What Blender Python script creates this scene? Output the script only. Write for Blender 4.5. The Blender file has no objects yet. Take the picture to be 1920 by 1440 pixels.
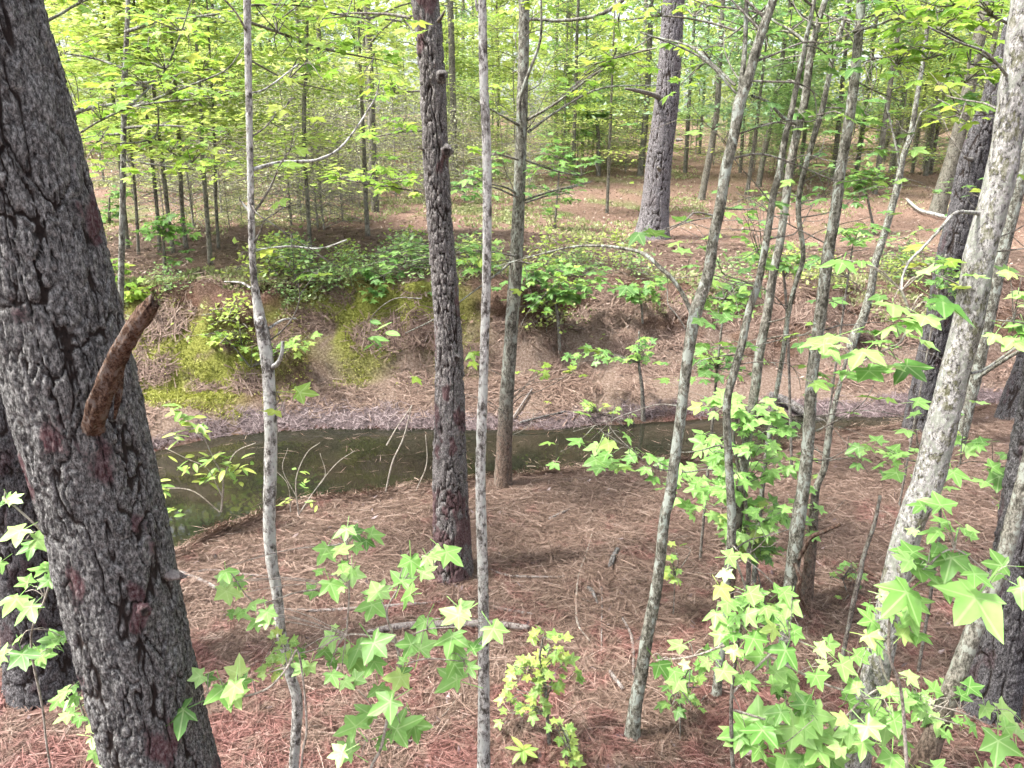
import bpy, math, random
import numpy as np
from mathutils import Vector, Matrix, Euler

# ------------------------------------------------------------------ camera, sky, sun, exposure
SC = bpy.context.scene
COL = SC.collection
CAM_H = 2.9; PITCH = math.radians(18.0); FPX = 1443.0; IW, IH = 1920, 1440
cam_data = bpy.data.cameras.new('camera'); cam = bpy.data.objects.new('camera', cam_data); COL.objects.link(cam)
cam.location = (0, 0, CAM_H); cam.rotation_euler = (math.radians(90) - PITCH, 0, 0)
cam_data.sensor_width = 36; cam_data.lens = 36 * FPX / IW; cam_data.clip_start = 0.05; cam_data.clip_end = 800
SC.camera = cam
SUN_EL, SUN_AZ = math.radians(60), math.radians(-105)          # azimuth measured from +Y towards +X
world = bpy.data.worlds.new('World'); SC.world = world; world.use_nodes = True
wn = world.node_tree.nodes; wl = world.node_tree.links
sky = wn.new('ShaderNodeTexSky'); sky.sky_type = 'NISHITA'; sky.sun_disc = False
sky.sun_elevation = SUN_EL; sky.sun_rotation = SUN_AZ; sky.air_density = 0.7; sky.dust_density = 4.0; sky.ozone_density = 0.6
hs = wn.new('ShaderNodeHueSaturation'); hs.inputs['Saturation'].default_value = 0.35      # thin overcast whitens the sky
wl.new(sky.outputs[0], hs.inputs['Color']); wl.new(hs.outputs[0], wn['Background'].inputs['Color'])
wn['Background'].inputs['Strength'].default_value = 0.15
sun_data = bpy.data.lights.new('sun', 'SUN'); sun_data.energy = 2.8; sun_data.angle = math.radians(7); sun_data.color = (1, .96, .88)
sun = bpy.data.objects.new('sun', sun_data); COL.objects.link(sun)
sdir = Vector((math.sin(SUN_AZ) * math.cos(SUN_EL), math.cos(SUN_AZ) * math.cos(SUN_EL), math.sin(SUN_EL)))
sun.rotation_euler = sdir.to_track_quat('Z', 'Y').to_euler(); sun.location = sdir * 60
SC.view_settings.view_transform = 'Standard'; SC.view_settings.look = 'None'
SC.view_settings.exposure = 1.85; SC.view_settings.gamma = 1.0
SC.cycles.max_bounces = 6; SC.cycles.diffuse_bounces = 3; SC.cycles.glossy_bounces = 3
SC.cycles.transmission_bounces = 4; SC.cycles.transparent_max_bounces = 6
SC.cycles.use_adaptive_sampling = True; SC.cycles.adaptive_threshold = 0.04
SC.cycles.caustics_reflective = False; SC.cycles.caustics_refractive = False

rnd = random.Random(7)
rng = np.random.default_rng(11)

# ------------------------------------------------------------------ noise
def h3(ix, iy, iz, seed=0):
    n = (ix.astype(np.int64) * 374761393 + iy.astype(np.int64) * 668265263 + iz.astype(np.int64) * 2147483647 + seed * 1274126177) & 0xffffffff
    n = ((n ^ (n >> 13)) * 1274126177) & 0xffffffff
    n = ((n ^ (n >> 16)) * 2246822519) & 0xffffffff
    return ((n ^ (n >> 15)) & 0xffffff) / float(0xffffff)
def vn3(x, y, z, seed=0):
    x = np.asarray(x, float); y = np.asarray(y, float) + 0 * x; z = np.asarray(z, float) + 0 * x
    ix, iy, iz = np.floor(x), np.floor(y), np.floor(z)
    fx, fy, fz = x - ix, y - iy, z - iz
    fx, fy, fz = [f * f * (3 - 2 * f) for f in (fx, fy, fz)]
    r = 0
    for a in (0, 1):
        for b in (0, 1):
            for c in (0, 1):
                w = (fx if a else 1 - fx) * (fy if b else 1 - fy) * (fz if c else 1 - fz)
                r = r + w * h3(ix + a, iy + b, iz + c, seed)
    return r
def fbm(x, y, z=0., o=4, seed=0):
    r = 0; a = .5; f = 1.
    for k in range(o):
        r = r + a * (vn3(np.asarray(x) * f, np.asarray(y) * f, np.asarray(z) * f, seed + k) - .5); a *= .5; f *= 2.03
    return r
def sst(a, b, x):
    t = np.clip((x - a) / (b - a), 0, 1); return t * t * (3 - 2 * t)

# ------------------------------------------------------------------ lie of the land
WATER_Z = -0.6
NEAR = np.array([(-40, 1), (-9, 3.6), (-3.66, 4.83), (-2.52, 4.94), (-2.29, 5.27), (-1.99, 5.62), (-1.61, 5.83), (-.91, 5.98), (-.09, 6.2), (.19, 6.25), (.69, 6.5), (1.2, 6.63), (1.97, 6.73), (2.78, 6.95), (3.45, 7.34), (4.12, 7.6), (4.8, 7.85), (5.5, 8.1), (8, 9), (40, 22)])
FAR = np.array([(-40, 4), (-9, 7), (-5.62, 7.74), (-4.24, 8.19), (-3.64, 8.71), (-2.41, 9.04), (-1.07, 9.0), (.27, 8.93), (1.64, 9.22), (2.35, 9.36), (3.44, 9.46), (4.75, 9.4), (6.8, 9.84), (9, 10.6), (40, 24)])
FOOT = np.array([(-40, 5.3), (-9, 8.3), (-5, 9.2), (-3.4, 9.2), (-2.5, 9.8), (-1.1, 10.0), (.3, 10.0), (1.8, 10.3), (4, 10.3), (6, 10.5), (9, 11.6), (40, 25)])
def land(x, y):
    x = np.asarray(x, float); y = np.asarray(y, float)
    wob = .16 * (vn3(x * 1.3, y * .4, 0, 5) - .5)
    ne = np.interp(x, NEAR[:, 0], NEAR[:, 1]) + wob
    fe = np.interp(x, FAR[:, 0], FAR[:, 1]) + wob * .8
    ft = np.interp(x, FOOT[:, 0], FOOT[:, 1]) + 2.2 * wob + .5 * fbm(x * 1.15, 1.7, 0, 4, 44)
    bw = .95 + .8 * (vn3(x * .9, 3.3, 0, 8) - .5)
    topz = np.interp(x, [-5, 0, 2.5, 5], [1.0, .98, .8, .74])
    z = .06 * fbm(x * .7, y * .7, 0, 3, 1) + .016 * fbm(x * 4, y * 4, 0, 3, 2)
    z = z - .05 * sst(-.9, 0, y - ne)
    bed = -1.05
    z = np.where(y > ne, z + (bed - z) * sst(0, .75, y - ne), z)
    zf = bed + (WATER_Z - bed) * sst(-.6, 0, y - fe)
    t = np.clip((y - fe) / np.maximum(ft - fe, .2), 0, 1)
    beach = WATER_Z + .42 * t ** .8 + .03 * fbm(x * 5, y * 5, 0, 3, 12) * t
    bt = np.clip((y - ft) / bw, 0, 1)
    bank = (topz + .18) * (bt ** .75) + .42 * fbm(x * 1.6, y * 1.6, 0, 4, 21) * np.sin(np.pi * bt)
    yy = y - ft - bw
    up = np.where(yy > 0, .05 * np.minimum(yy, 7) + .055 * np.maximum(yy - 7, 0) - .03 * np.maximum(yy - 50, 0), 0) + .10 * fbm(x * .5, y * .5, 0, 4, 31) * sst(0, 2, yy) + .05 * fbm(x * 3, y * 3, 0, 3, 33) * sst(0, .5, yy)
    far = np.where(y > fe, beach + bank + up, zf)
    mid = (ne + .8 < y)
    return np.where(mid, np.maximum(np.where(y > fe - .6, far, bed), bed), z)
def hz(x, y): return float(land(np.array([x]), np.array([y]))[0])

CT, ST = math.cos(PITCH), math.sin(PITCH)
def at(px, py, Y):
    a = (px - 960) / FPX; b = (720 - py) / FPX
    d = (a, CT + b * ST, -ST + b * CT); t = Y / d[1]
    return Vector((d[0] * t, Y, CAM_H + d[2] * t))
def depth(p): return p[1] * CT + (CAM_H - p[2]) * ST
def ground_hit(px, py):
    a = (px - 960) / FPX; b = (720 - py) / FPX
    d = np.array((a, CT + b * ST, -ST + b * CT)); t = np.concatenate([np.arange(1.5, 16, .02), np.arange(16, 90, .2)])
    z = CAM_H + d[2] * t; g = land(d[0] * t, d[1] * t); k = np.argmax(z < g)
    if not (z < g).any(): k = len(t) - 1
    return Vector((d[0] * t[k], d[1] * t[k], float(g[k])))

# ------------------------------------------------------------------ mesh helpers
def mesh_np(name, v, faces, mats=(), smooth=True, attrs=None, tris=None):
    v = np.asarray(v, np.float32); me = bpy.data.meshes.new(name)
    parts = []
    if faces is not None and len(faces): parts.append(np.asarray(faces, np.int32))
    if tris is not None and len(tris): parts.append(np.asarray(tris, np.int32))
    nl = sum(p.size for p in parts); nf = sum(len(p) for p in parts)
    me.vertices.add(len(v)); me.vertices.foreach_set('co', v.ravel())
    me.loops.add(nl); me.polygons.add(nf)
    me.loops.foreach_set('vertex_index', np.concatenate([p.ravel() for p in parts]))
    tot = np.concatenate([np.full(len(p), p.shape[1], np.int32) for p in parts])
    me.polygons.foreach_set('loop_start', np.concatenate([[0], np.cumsum(tot)[:-1]]).astype(np.int32))
    me.polygons.foreach_set('loop_total', tot)
    me.update(calc_edges=True)
    if smooth: me.polygons.foreach_set('use_smooth', np.ones(nf, bool))
    for k, (dom, arr) in (attrs or {}).items():
        a = me.attributes.new(k, 'FLOAT', dom); a.data.foreach_set('value', np.asarray(arr, np.float32).ravel())
    for m in mats: me.materials.append(m)
    return me
def link(name, data, parent=None, loc=None):
    o = bpy.data.objects.new(name, data); COL.objects.link(o)
    if loc is not None: o.location = loc
    if parent is not None: o.parent = parent
    return o
def tag(o, label=None, cat=None, group=None, kind=None):
    for k, v in (('label', label), ('category', cat), ('group', group), ('kind', kind)):
        if v: o[k] = v
    return o
def thing(name, label, cat, loc=(0, 0, 0), group=None):
    return tag(link(name, None, None, loc), label, cat, group)

def cat_rom(P, n):
    P = np.asarray(P, float)
    if len(P) == 2: P = np.vstack([P[0], (P[0] + P[1]) / 2, P[1]])
    Q = np.vstack([2 * P[0] - P[1], P, 2 * P[-1] - P[-2]])
    t = np.linspace(0, len(P) - 1 - 1e-6, n); i = t.astype(int); u = (t - i)[:, None]
    a, b, c, d = Q[i], Q[i + 1], Q[i + 2], Q[i + 3]
    return .5 * (2 * b + (c - a) * u + (2 * a - 5 * b + 4 * c - d) * u ** 2 + (3 * b - a - 3 * c + d) * u ** 3)
def frames(C):
    T = np.gradient(C, axis=0); T /= np.linalg.norm(T, axis=1)[:, None] + 1e-12
    n0 = np.cross(T[0], (0, 1, 0.01)); 
    if np.linalg.norm(n0) < .1: n0 = np.cross(T[0], (1, 0, 0))
    N = np.zeros_like(C); n = n0 / np.linalg.norm(n0)
    for k in range(len(C)):
        n = n - T[k] * np.dot(n, T[k]); n /= np.linalg.norm(n) + 1e-12; N[k] = n
    return T, N, np.cross(T, N)
def tube(C, R, seg=6, disp=None, cap=True):
    """rings along C (n,3) with radii R; disp(theta, s, r, co) -> (offset, attr)"""
    C = np.asarray(C, float); n = len(C); R = np.broadcast_to(np.asarray(R, float), (n,))
    T, N, B = frames(C)
    s = np.concatenate([[0], np.cumsum(np.linalg.norm(np.diff(C, axis=0), axis=1))])
    th = np.linspace(0, 2 * np.pi, seg, endpoint=False)
    dirs = np.cos(th)[None, :, None] * N[:, None] + np.sin(th)[None, :, None] * B[:, None]
    r = np.repeat(R[:, None], seg, 1); at_ = np.zeros((n, seg))
    if disp is not None:
        co = C[:, None] + dirs * r[..., None]
        off, at_ = disp(np.repeat(th[None], n, 0), np.repeat(s[:, None], seg, 1), r, co); r = r + off
    V = (C[:, None] + dirs * r[..., None]).reshape(-1, 3)
    i = np.arange(n - 1)[:, None] * seg; j = np.arange(seg)[None]; j2 = (j + 1) % seg
    F = np.stack([i + j, i + j2, i + seg + j2, i + seg + j], -1).reshape(-1, 4)
    tr = np.zeros((0, 3), int); A = at_.ravel()
    if cap:
        V = np.vstack([V, C[-1] + T[-1] * R[-1] * .3]); A = np.append(A, A[-1]); k = len(V) - 1; b = (n - 1) * seg
        tr = np.stack([b + j[0], b + j2[0], np.full(seg, k)], -1)
    return V, F, tr, A
class Bag:
    def __init__(s): s.v = []; s.q = []; s.t = []; s.a = []; s.n = 0; s.fa = []
    def add(s, V, F=None, tr=None, A=None):
        s.v.append(V); 
        if F is not None and len(F): s.q.append(np.asarray(F) + s.n)
        if tr is not None and len(tr): s.t.append(np.asarray(tr) + s.n)
        s.a.append(np.zeros(len(V)) if A is None else A); s.n += len(V)
    def tube(s, C, R, seg=5, disp=None): s.add(*tube(C, R, seg, disp))
    def mesh(s, name, mats, smooth=True, an='tone'):
        return mesh_np(name, np.vstack(s.v), np.vstack(s.q) if s.q else None, mats, smooth, {an: ('POINT', np.concatenate(s.a))}, np.vstack(s.t) if s.t else None)

# ------------------------------------------------------------------ materials
def mat(name):
    m = bpy.data.materials.new(name); m.use_nodes = True; nt = m.node_tree
    for n in list(nt.nodes):
        if n.type != 'OUTPUT_MATERIAL': nt.nodes.remove(n)
    return m, nt, nt.nodes['Material Output']
class NT:
    def __init__(s, nt): s.nt = nt
    def n(s, t, **kw):
        x = s.nt.nodes.new(t)
        for k, v in kw.items(): setattr(x, k, v)
        return x
    def L(s, a, b): s.nt.links.new(a, b)
    def val(s, x, v): x.default_value = v
    def coord(s, which='Object', scale=(1, 1, 1)):
        c = s.n('ShaderNodeTexCoord'); m = s.n('ShaderNodeMapping'); m.inputs['Scale'].default_value = scale
        s.L(c.outputs[which], m.inputs['Vector']); return m.outputs[0]
    def noise(s, vec, scale, detail=4, rough=.6, dist=0.):
        x = s.n('ShaderNodeTexNoise'); x.inputs['Scale'].default_value = scale; x.inputs['Detail'].default_value = detail
        x.inputs['Roughness'].default_value = rough; x.inputs['Distortion'].default_value = dist
        if vec is not None: s.L(vec, x.inputs['Vector'])
        return x.outputs['Fac']
    def ramp(s, fac, stops, interp='LINEAR'):
        r = s.n('ShaderNodeValToRGB'); e = r.color_ramp.elements; r.color_ramp.interpolation = interp
        while len(e) < len(stops): e.new(.5)
        for k, (p, c) in enumerate(stops): e[k].position = p; e[k].color = (*c, 1) if not isinstance(c, (int, float)) else (c, c, c, 1)
        s.L(fac, r.inputs[0]); return r.outputs[0]
    def mix(s, fac, a, b, mode='MIX'):
        m = s.n('ShaderNodeMix', data_type='RGBA', blend_type=mode)
        for sock, v in ((m.inputs[0], fac), (m.inputs[6], a), (m.inputs[7], b)):
            if isinstance(v, (int, float)): sock.default_value = v
            elif isinstance(v, tuple): sock.default_value = (*v, 1)
            else: s.L(v, sock)
        return m.outputs[2]
    def math(s, op, a, b=None):
        m = s.n('ShaderNodeMath', operation=op)
        for sock, v in zip(m.inputs, (a, b)):
            if v is None: continue
            if isinstance(v, (int, float)): sock.default_value = v
            else: s.L(v, sock)
        return m.outputs[0]
    def attr(s, name):
        a = s.n('ShaderNodeAttribute'); a.attribute_name = name; return a.outputs['Fac']
    def bump(s, h, strength, dist=.01):
        b = s.n('ShaderNodeBump'); b.inputs['Strength'].default_value = strength; b.inputs['Distance'].default_value = dist
        s.L(h, b.inputs['Height']); return b.outputs[0]
    def bsdf(s, col, rough=.8, normal=None, spec=.3):
        p = s.n('ShaderNodeBsdfPrincipled')
        if isinstance(col, tuple): p.inputs['Base Color'].default_value = (*col, 1)
        else: s.L(col, p.inputs['Base Color'])
        if isinstance(rough, (int, float)): p.inputs['Roughness'].default_value = rough
        else: s.L(rough, p.inputs['Roughness'])
        p.inputs['Specular IOR Level'].default_value = spec
        if normal is not None: s.L(normal, p.inputs['Normal'])
        return p.outputs[0]

def leaf_mat(name, stops, transl=.45, spec=.4, obj=True, rough=.42):
    m, nt, out = mat(name); k = NT(nt)
    if obj: fac = k.n('ShaderNodeObjectInfo').outputs['Random']
    else: fac = k.attr('tint')
    col = k.ramp(fac, stops)
    if obj:
        col = k.mix(k.ramp(k.attr('vein'), [(.80, 0.), (.95, .5)]), col, k.mix(.5, col, (.75, .85, .5)))
        col = k.mix(k.ramp(k.noise(k.coord('Object'), 3.5, 2), [(.35, .35), (.6, 0.)]), col, k.mix(1., col, (.62, .72, .5), 'MULTIPLY'))
    p = k.bsdf(col, rough, None, spec); t = k.n('ShaderNodeBsdfTranslucent')
    k.L(k.mix(.3, col, (1, 1, .3), 'MULTIPLY'), t.inputs['Color'])
    s = k.n('ShaderNodeMixShader'); s.inputs[0].default_value = transl; k.L(p, s.inputs[1]); k.L(t.outputs[0], s.inputs[2])
    k.L(s.outputs[0], out.inputs[0]); return m
M = {}
LIME = [(0, (.10, .24, .05)), (.12, (.17, .34, .08)), (.35, (.24, .46, .12)), (.65, (.31, .54, .16)), (.92, (.38, .60, .21)), (1, (.46, .58, .16))]
M['leaf_near'] = leaf_mat('sweetgum_leaf', LIME, .35)
M['leaf_yellow'] = leaf_mat('young_yellow_leaf', [(0, (.19, .35, .08)), (.5, (.30, .46, .12)), (1, (.47, .54, .13))], .35)
M['leaf_lime'] = leaf_mat('lime_canopy_leaf', [(0, (.17, .33, .05)), (.4, (.28, .45, .07)), (.8, (.38, .53, .09)), (1, (.48, .54, .13))], .5)
M['leaf_green'] = leaf_mat('mid_green_leaf', [(0, (.10, .22, .06)), (.5, (.17, .34, .09)), (1, (.28, .44, .10))], .4)
M['cloud_lime'] = leaf_mat('lime_crown', [(0, (.23, .34, .08)), (.4, (.37, .48, .12)), (.75, (.50, .59, .18)), (1, (.62, .66, .34))], .5, obj=False)
M['cloud_green'] = leaf_mat('green_crown', [(0, (.15, .26, .10)), (.5, (.26, .42, .16)), (1, (.42, .56, .25))], .45, obj=False)
M['cloud_blue'] = leaf_mat('bluish_crown', [(0, (.14, .25, .14)), (.5, (.23, .37, .20)), (1, (.38, .50, .29))], .35, obj=False)
M['cloud_pale'] = leaf_mat('pale_brush_leaf', [(0, (.20, .24, .10)), (.5, (.36, .40, .19)), (1, (.56, .58, .36))], .35, obj=False)

def bark_pine(name, dark, mid, pale, red=(.12, .035, .035), redamt=.5, sc=1., spots=.6, base_red=.0):
    m, nt, out = mat(name); k = NT(nt); v = k.coord('Object', (1, 1, .5)); crk = k.attr('tone')
    grain = k.noise(v, 105 * sc, 4, .85); big = k.noise(v, 6 * sc, 2, .6)
    plate = k.ramp(grain, [(.38, dark), (.48, mid), (.56, pale), (.66, tuple(min(.6, c * 1.9) for c in pale))])
    if base_red:
        z = k.n('ShaderNodeSeparateXYZ'); k.L(k.coord('Object'), z.inputs[0]); big = k.math('ADD', big, k.ramp(z.outputs['Z'], [(.5, base_red), (1., 0.)]))
    plate = k.mix(k.ramp(k.math('ADD', big, k.math('MULTIPLY', k.math('SUBTRACT', grain, .5), .25)), [(.59, 0.), (.62, redamt)]), plate, k.mix(.35, red, plate))
    inner = k.mix(k.ramp(grain, [(.35, 0.), (.7, 1.)]), (.012, .010, .010), (.045, .033, .028))
    col = k.mix(k.ramp(crk, [(.20, 0.), (.62, 1.)]), inner, plate)
    k.L(k.bsdf(col, .9, k.bump(grain, .8, .009 / sc), .15), out.inputs[0]); return m
def bark_smooth(name, base, pale, dark, lichen=(.48, .56, .50), lamt=.5, sc=1., low=None, bump=.6, moss=None):
    m, nt, out = mat(name); k = NT(nt); v = k.coord('Object', (1, 1, .55))
    a = k.noise(v, 60 * sc, 4, .8); b = k.noise(v, 19 * sc, 4, .78, .4)
    col = k.ramp(a, [(.40, dark), (.47, base), (.56, pale), (.64, tuple(min(.7, c * 1.5) for c in pale))])
    col = k.mix(k.ramp(b, [(.48, 0.), (.51, .45)]), col, pale)
    col = k.mix(k.ramp(b, [(.545, 0.), (.56, lamt)]), col, lichen)
    if moss: col = k.mix(k.ramp(b, [(.43, .85), (.455, 0.)]), col, k.mix(.35, moss, col))
    else: col = k.mix(k.ramp(b, [(.42, .8), (.445, 0.)]), col, k.mix(.3, dark, col))
    if low is not None:
        z = k.n('ShaderNodeSeparateXYZ'); k.L(k.n('ShaderNodeNewGeometry').outputs['Position'], z.inputs[0])
        f = k.math('ADD', z.outputs['Z'], k.math('MULTIPLY', b, -.8))
        col = k.mix(k.ramp(f, [(0., .75), (.5, 0.)]), col, k.mix(k.ramp(a, [(.42, 0.), (.58, 1.)]), tuple(c * .55 for c in low), tuple(min(1, c * 1.7) for c in low)))
    k.L(k.bsdf(col, .85, k.bump(a, min(1., bump * 1.5), .010 / sc), .2), out.inputs[0]); return m
M['pine_near'] = bark_pine('grey_pine_bark', (.026, .025, .025), (.098, .095, .093), (.20, .197, .193), (.085, .016, .024), .85)
M['pine_mid'] = bark_pine('grey_brown_pine_bark', (.045, .040, .039), (.125, .115, .112), (.23, .215, .21), (.085, .020, .026), .85, 1.4, base_red=.16)
M['pine_far'] = bark_pine('mauve_grey_pine_bark', (.055, .050, .052), (.125, .115, .12), (.22, .207, .215), (.10, .07, .07), .3, .8)
M['pine_dark'] = bark_pine('charcoal_pine_bark', (.020, .019, .020), (.062, .059, .061), (.13, .125, .13), (.06, .02, .025), .6, 1.2)
M['pale_stem'] = bark_smooth('pale_lichen_bark', (.20, .19, .175), (.44, .43, .41), (.055, .048, .042), (.48, .50, .47), .7, 1.1)
M['white_stem'] = bark_smooth('white_flaky_bark', (.14, .135, .128), (.36, .35, .338), (.032, .03, .027), (.24, .27, .21), .5, 1.2, bump=1., moss=(.15, .15, .08))
M['grey_stem'] = bark_smooth('grey_green_bark', (.11, .105, .088), (.21, .20, .172), (.042, .038, .031), (.33, .36, .32), .7, 1.2, low=(.105, .066, .05))
M['olive_stem'] = bark_smooth('olive_grey_bark', (.10, .097, .076), (.20, .195, .165), (.036, .034, .026), (.34, .38, .34), .75, 1.2)
M['far_stem'] = bark_smooth('distant_bark', (.105, .096, .078), (.19, .18, .15), (.05, .045, .036), (.22, .23, .2), .3, .7)
M['twig'] = bark_smooth('twig_bark', (.10, .086, .072), (.19, .17, .15), (.045, .04, .034), lamt=.2, sc=2)
M['pale_twig'] = bark_smooth('pale_twig_bark', (.26, .22, .19), (.38, .34, .30), (.12, .10, .08), lamt=.1, sc=2)
M['dead_wood'] = bark_smooth('rusty_dead_wood', (.062, .033, .021), (.13, .082, .058), (.018, .009, .006), (.17, .15, .14), .6, 2.4, bump=1.)
M['grey_dead'] = bark_smooth('weathered_dead_wood', (.14, .11, .098), (.25, .22, .205), (.06, .045, .04), (.28, .27, .26), .3, 1.5)
M['log'] = bark_smooth('wet_log_bark', (.06, .052, .048), (.16, .15, .145), (.022, .019, .017), (.24, .24, .24), .3, 1.0)
M['brush_twig'] = bark_smooth('brush_twig_bark', (.17, .155, .13), (.28, .26, .23), (.085, .076, .064), lamt=.2, sc=2)
M['dark_stick'] = bark_smooth('dark_brown_stick', (.055, .03, .022), (.11, .07, .052), (.025, .015, .012), lamt=.1, sc=2)

def mat_ground():
    m, nt, out = mat('forest_floor'); k = NT(nt); v = k.coord('Object')
    fine = k.noise(v, 38, 4, .8)
    def r5(a, b, c, d): return k.ramp(fine, [(.32, a), (.46, b), (.57, c), (.72, d)])
    litter = r5((.028, .016, .012), (.10, .060, .045), (.18, .12, .095), (.30, .22, .18))
    col = k.mix(k.attr('red'), litter, r5((.05, .02, .016), (.15, .068, .056), (.22, .12, .10), (.30, .20, .17)))
    col = k.mix(k.attr('sand'), col, r5((.085, .055, .042), (.19, .137, .108), (.27, .205, .168), (.40, .325, .28)))
    col = k.mix(k.attr('earth'), col, r5((.03, .017, .011), (.085, .048, .033), (.14, .085, .06), (.22, .15, .11)))
    col = k.mix(k.attr('rise'), col, r5((.075, .042, .031), (.22, .138, .104), (.34, .235, .19), (.48, .38, .33)))  # dry leaf litter, its colour lightened to make up for the tree shade
    col = k.mix(k.attr('moss'), col, r5((.06, .066, .016), (.19, .20, .045), (.30, .31, .08), (.40, .40, .15)))
    col = k.mix(k.attr('fringe'), col, r5((.016, .011, .012), (.075, .05, .052), (.15, .105, .112), (.26, .21, .215)))
    col = k.mix(k.attr('brush'), col, r5((.04, .05, .016), (.12, .14, .055), (.21, .23, .10), (.32, .32, .18)))
    k.L(k.bsdf(col, .95, k.bump(fine, .9, .05), .1), out.inputs[0]); return m
def mat_water():
    m, nt, out = mat('creek_water'); k = NT(nt); v = k.coord('Object')
    col = k.ramp(k.noise(v, 1.1, 3), [(.4, (.014, .0155, .010)), (.62, (.023, .0205, .013))])
    b = k.bump(k.noise(v, 4, 2, .5), .04, .02)
    k.L(k.bsdf(col, .03, b, .6), out.inputs[0]); return m
def mat_needle(name, stops):
    m, nt, out = mat(name); k = NT(nt); v = k.n('ShaderNodeNewGeometry').outputs['Position']
    f = k.attr('tint'); big = k.noise(v, 2.3, 4, .75)
    col = k.ramp(f, stops[0]); red = k.ramp(f, stops[1])
    z = k.n('ShaderNodeSeparateXYZ'); k.L(v, z.inputs[0]); big = k.math('ADD', big, k.math('MULTIPLY', k.math('SUBTRACT', 3.7, z.outputs['Y']), .05))
    col = k.mix(k.ramp(big, [(.48, 0.), (.60, .85)]), col, red)
    k.L(k.bsdf(col, .65, None, .25), out.inputs[0]); return m
M['ground'] = mat_ground(); M['water'] = mat_water()
M['needle'] = mat_needle('pine_straw', ([(0, (.045, .025, .018)), (.4, (.165, .108, .084)), (.8, (.275, .195, .157)), (1, (.40, .31, .26))], [(0, (.05, .018, .015)), (.4, (.19, .080, .070)), (.8, (.30, .150, .135)), (1, (.42, .28, .25))]))
M['needle_mauve'] = mat_needle('mauve_straw', ([(0, (.03, .022, .022)), (.5, (.145, .105, .108)), (1, (.32, .26, .26))], [(0, (.05, .03, .034)), (.5, (.18, .125, .135)), (1, (.34, .27, .29))]))

M['rise_leaf'] = mat_needle('dry_leaf', ([(0, (.06, .036, .026)), (.4, (.21, .135, .105)), (.8, (.36, .26, .215)), (1, (.5, .41, .36))], [(0, (.07, .03, .024)), (.4, (.25, .125, .105)), (.8, (.38, .22, .19)), (1, (.5, .37, .33))]))

# ------------------------------------------------------------------ ground and water
def axis(parts):
    r = []
    for a, b, st in parts: r += list(np.arange(a, b, st))
    return np.array(r + [parts[-1][1]])
gx = axis([(-160, -40, 12), (-40, -14, 2), (-14, -7.5, .3), (-7.5, 8, .06), (8, 14, .3), (14, 40, 2), (40, 160, 12)])
gy = axis([(-60, -4, 4), (-4, 1.5, .25), (1.5, 12.5, .055), (12.5, 20, .15), (20, 45, .8), (45, 90, 3), (90, 260, 12)])
X, Y = np.meshgrid(gx, gy); Z = land(X, Y)
ft = np.interp(X, FOOT[:, 0], FOOT[:, 1]); fe = np.interp(X, FAR[:, 0], FAR[:, 1]); ne = np.interp(X, NEAR[:, 0], NEAR[:, 1])
bankm = sst(.25, .55, Y - ft) * (1 - sst(1.2, 2.4, Y - ft))
lip = sst(.40, .80, Z) * bankm * (.05 + .75 * sst(.35, .75, fbm(X * 1.3, Y * .4, 0, 4, 61) + .5)) * (1 - .45 * sst(.5, 3, X)) * .45
Y2 = Y - lip + .10 * fbm(X * 3, Z * 3, Y * 2, 3, 71) * sst(.0, .4, Y - ft) * (1 - sst(1.2, 2, Y - ft))
Z2 = Z + (.13 * fbm(X * 5, Y * 5, 0, 4, 77) + .10 * fbm(X * 13, Y * 13, Z * 9, 3, 79) - .10 * sst(.58, .7, vn3(X * 2.6, Y * 2.6, Z * 2, 78))) * sst(.0, .3, Y - ft) * (1 - sst(1.2, 2.4, Y - ft))
nr = vn3(X * 1.5, Y * 1.5, 0, 81); n2 = fbm(X * 2.4, Y * 2.4, Z * 2.4, 4, 82) + .5; n3 = fbm(X * .9, Y * .9, 0, 4, 83) + .5; n4 = fbm(X * 5, Y * 5, Z * 5, 3, 84) + .5
sand = sst(0, .15, Y - fe) * (1 - sst(.15, .6, Y - ft - .5 * (nr - .5) - .35 * sst(0, 2, X))) * .95
moss = sst(-.35, .1, Y - ft + .9 * (nr - .5)) * (1 - sst(.45, .85, Y - ft + .5 * (n4 - .5))) * (1 - sst(-1.4, .2, X + 1.4 * (nr - .5))) * sst(.38, .47, n2 * .7 + n4 * .3)
fringe = sst(-.02, .04, Y - fe) * (1 - sst(.08, .24, Y - fe + .8 * (n4 - .5))) * (.4 + .6 * sst(.4, .5, n4))
brush = sst(1.5, 4, Y - ft) * (1 - .8 * sst(.5, 4, X - .06 * Y)) * sst(.52, .62, n3 * .6 + n2 * .4) * .9
redm = sst(.50, .58, n2 * .7 + n4 * .3) * .8
nx, ny = len(gx), len(gy)
i, j = np.meshgrid(np.arange(nx - 1), np.arange(ny - 1)); b0 = (j * nx + i).ravel()
GF = np.stack([b0, b0 + 1, b0 + nx + 1, b0 + nx], -1)
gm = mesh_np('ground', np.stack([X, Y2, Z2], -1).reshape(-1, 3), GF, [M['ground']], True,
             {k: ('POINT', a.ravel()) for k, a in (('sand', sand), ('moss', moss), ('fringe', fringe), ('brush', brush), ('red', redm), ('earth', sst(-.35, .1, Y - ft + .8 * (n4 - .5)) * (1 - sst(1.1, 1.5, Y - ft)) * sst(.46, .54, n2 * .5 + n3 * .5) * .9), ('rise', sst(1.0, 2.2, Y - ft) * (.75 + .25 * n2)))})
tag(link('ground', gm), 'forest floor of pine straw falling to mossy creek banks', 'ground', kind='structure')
wx = np.linspace(-40, 40, 161); wlo = np.interp(wx, NEAR[:, 0], NEAR[:, 1]) - .1; whi = np.interp(wx, FAR[:, 0], FAR[:, 1]) + .25
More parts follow.
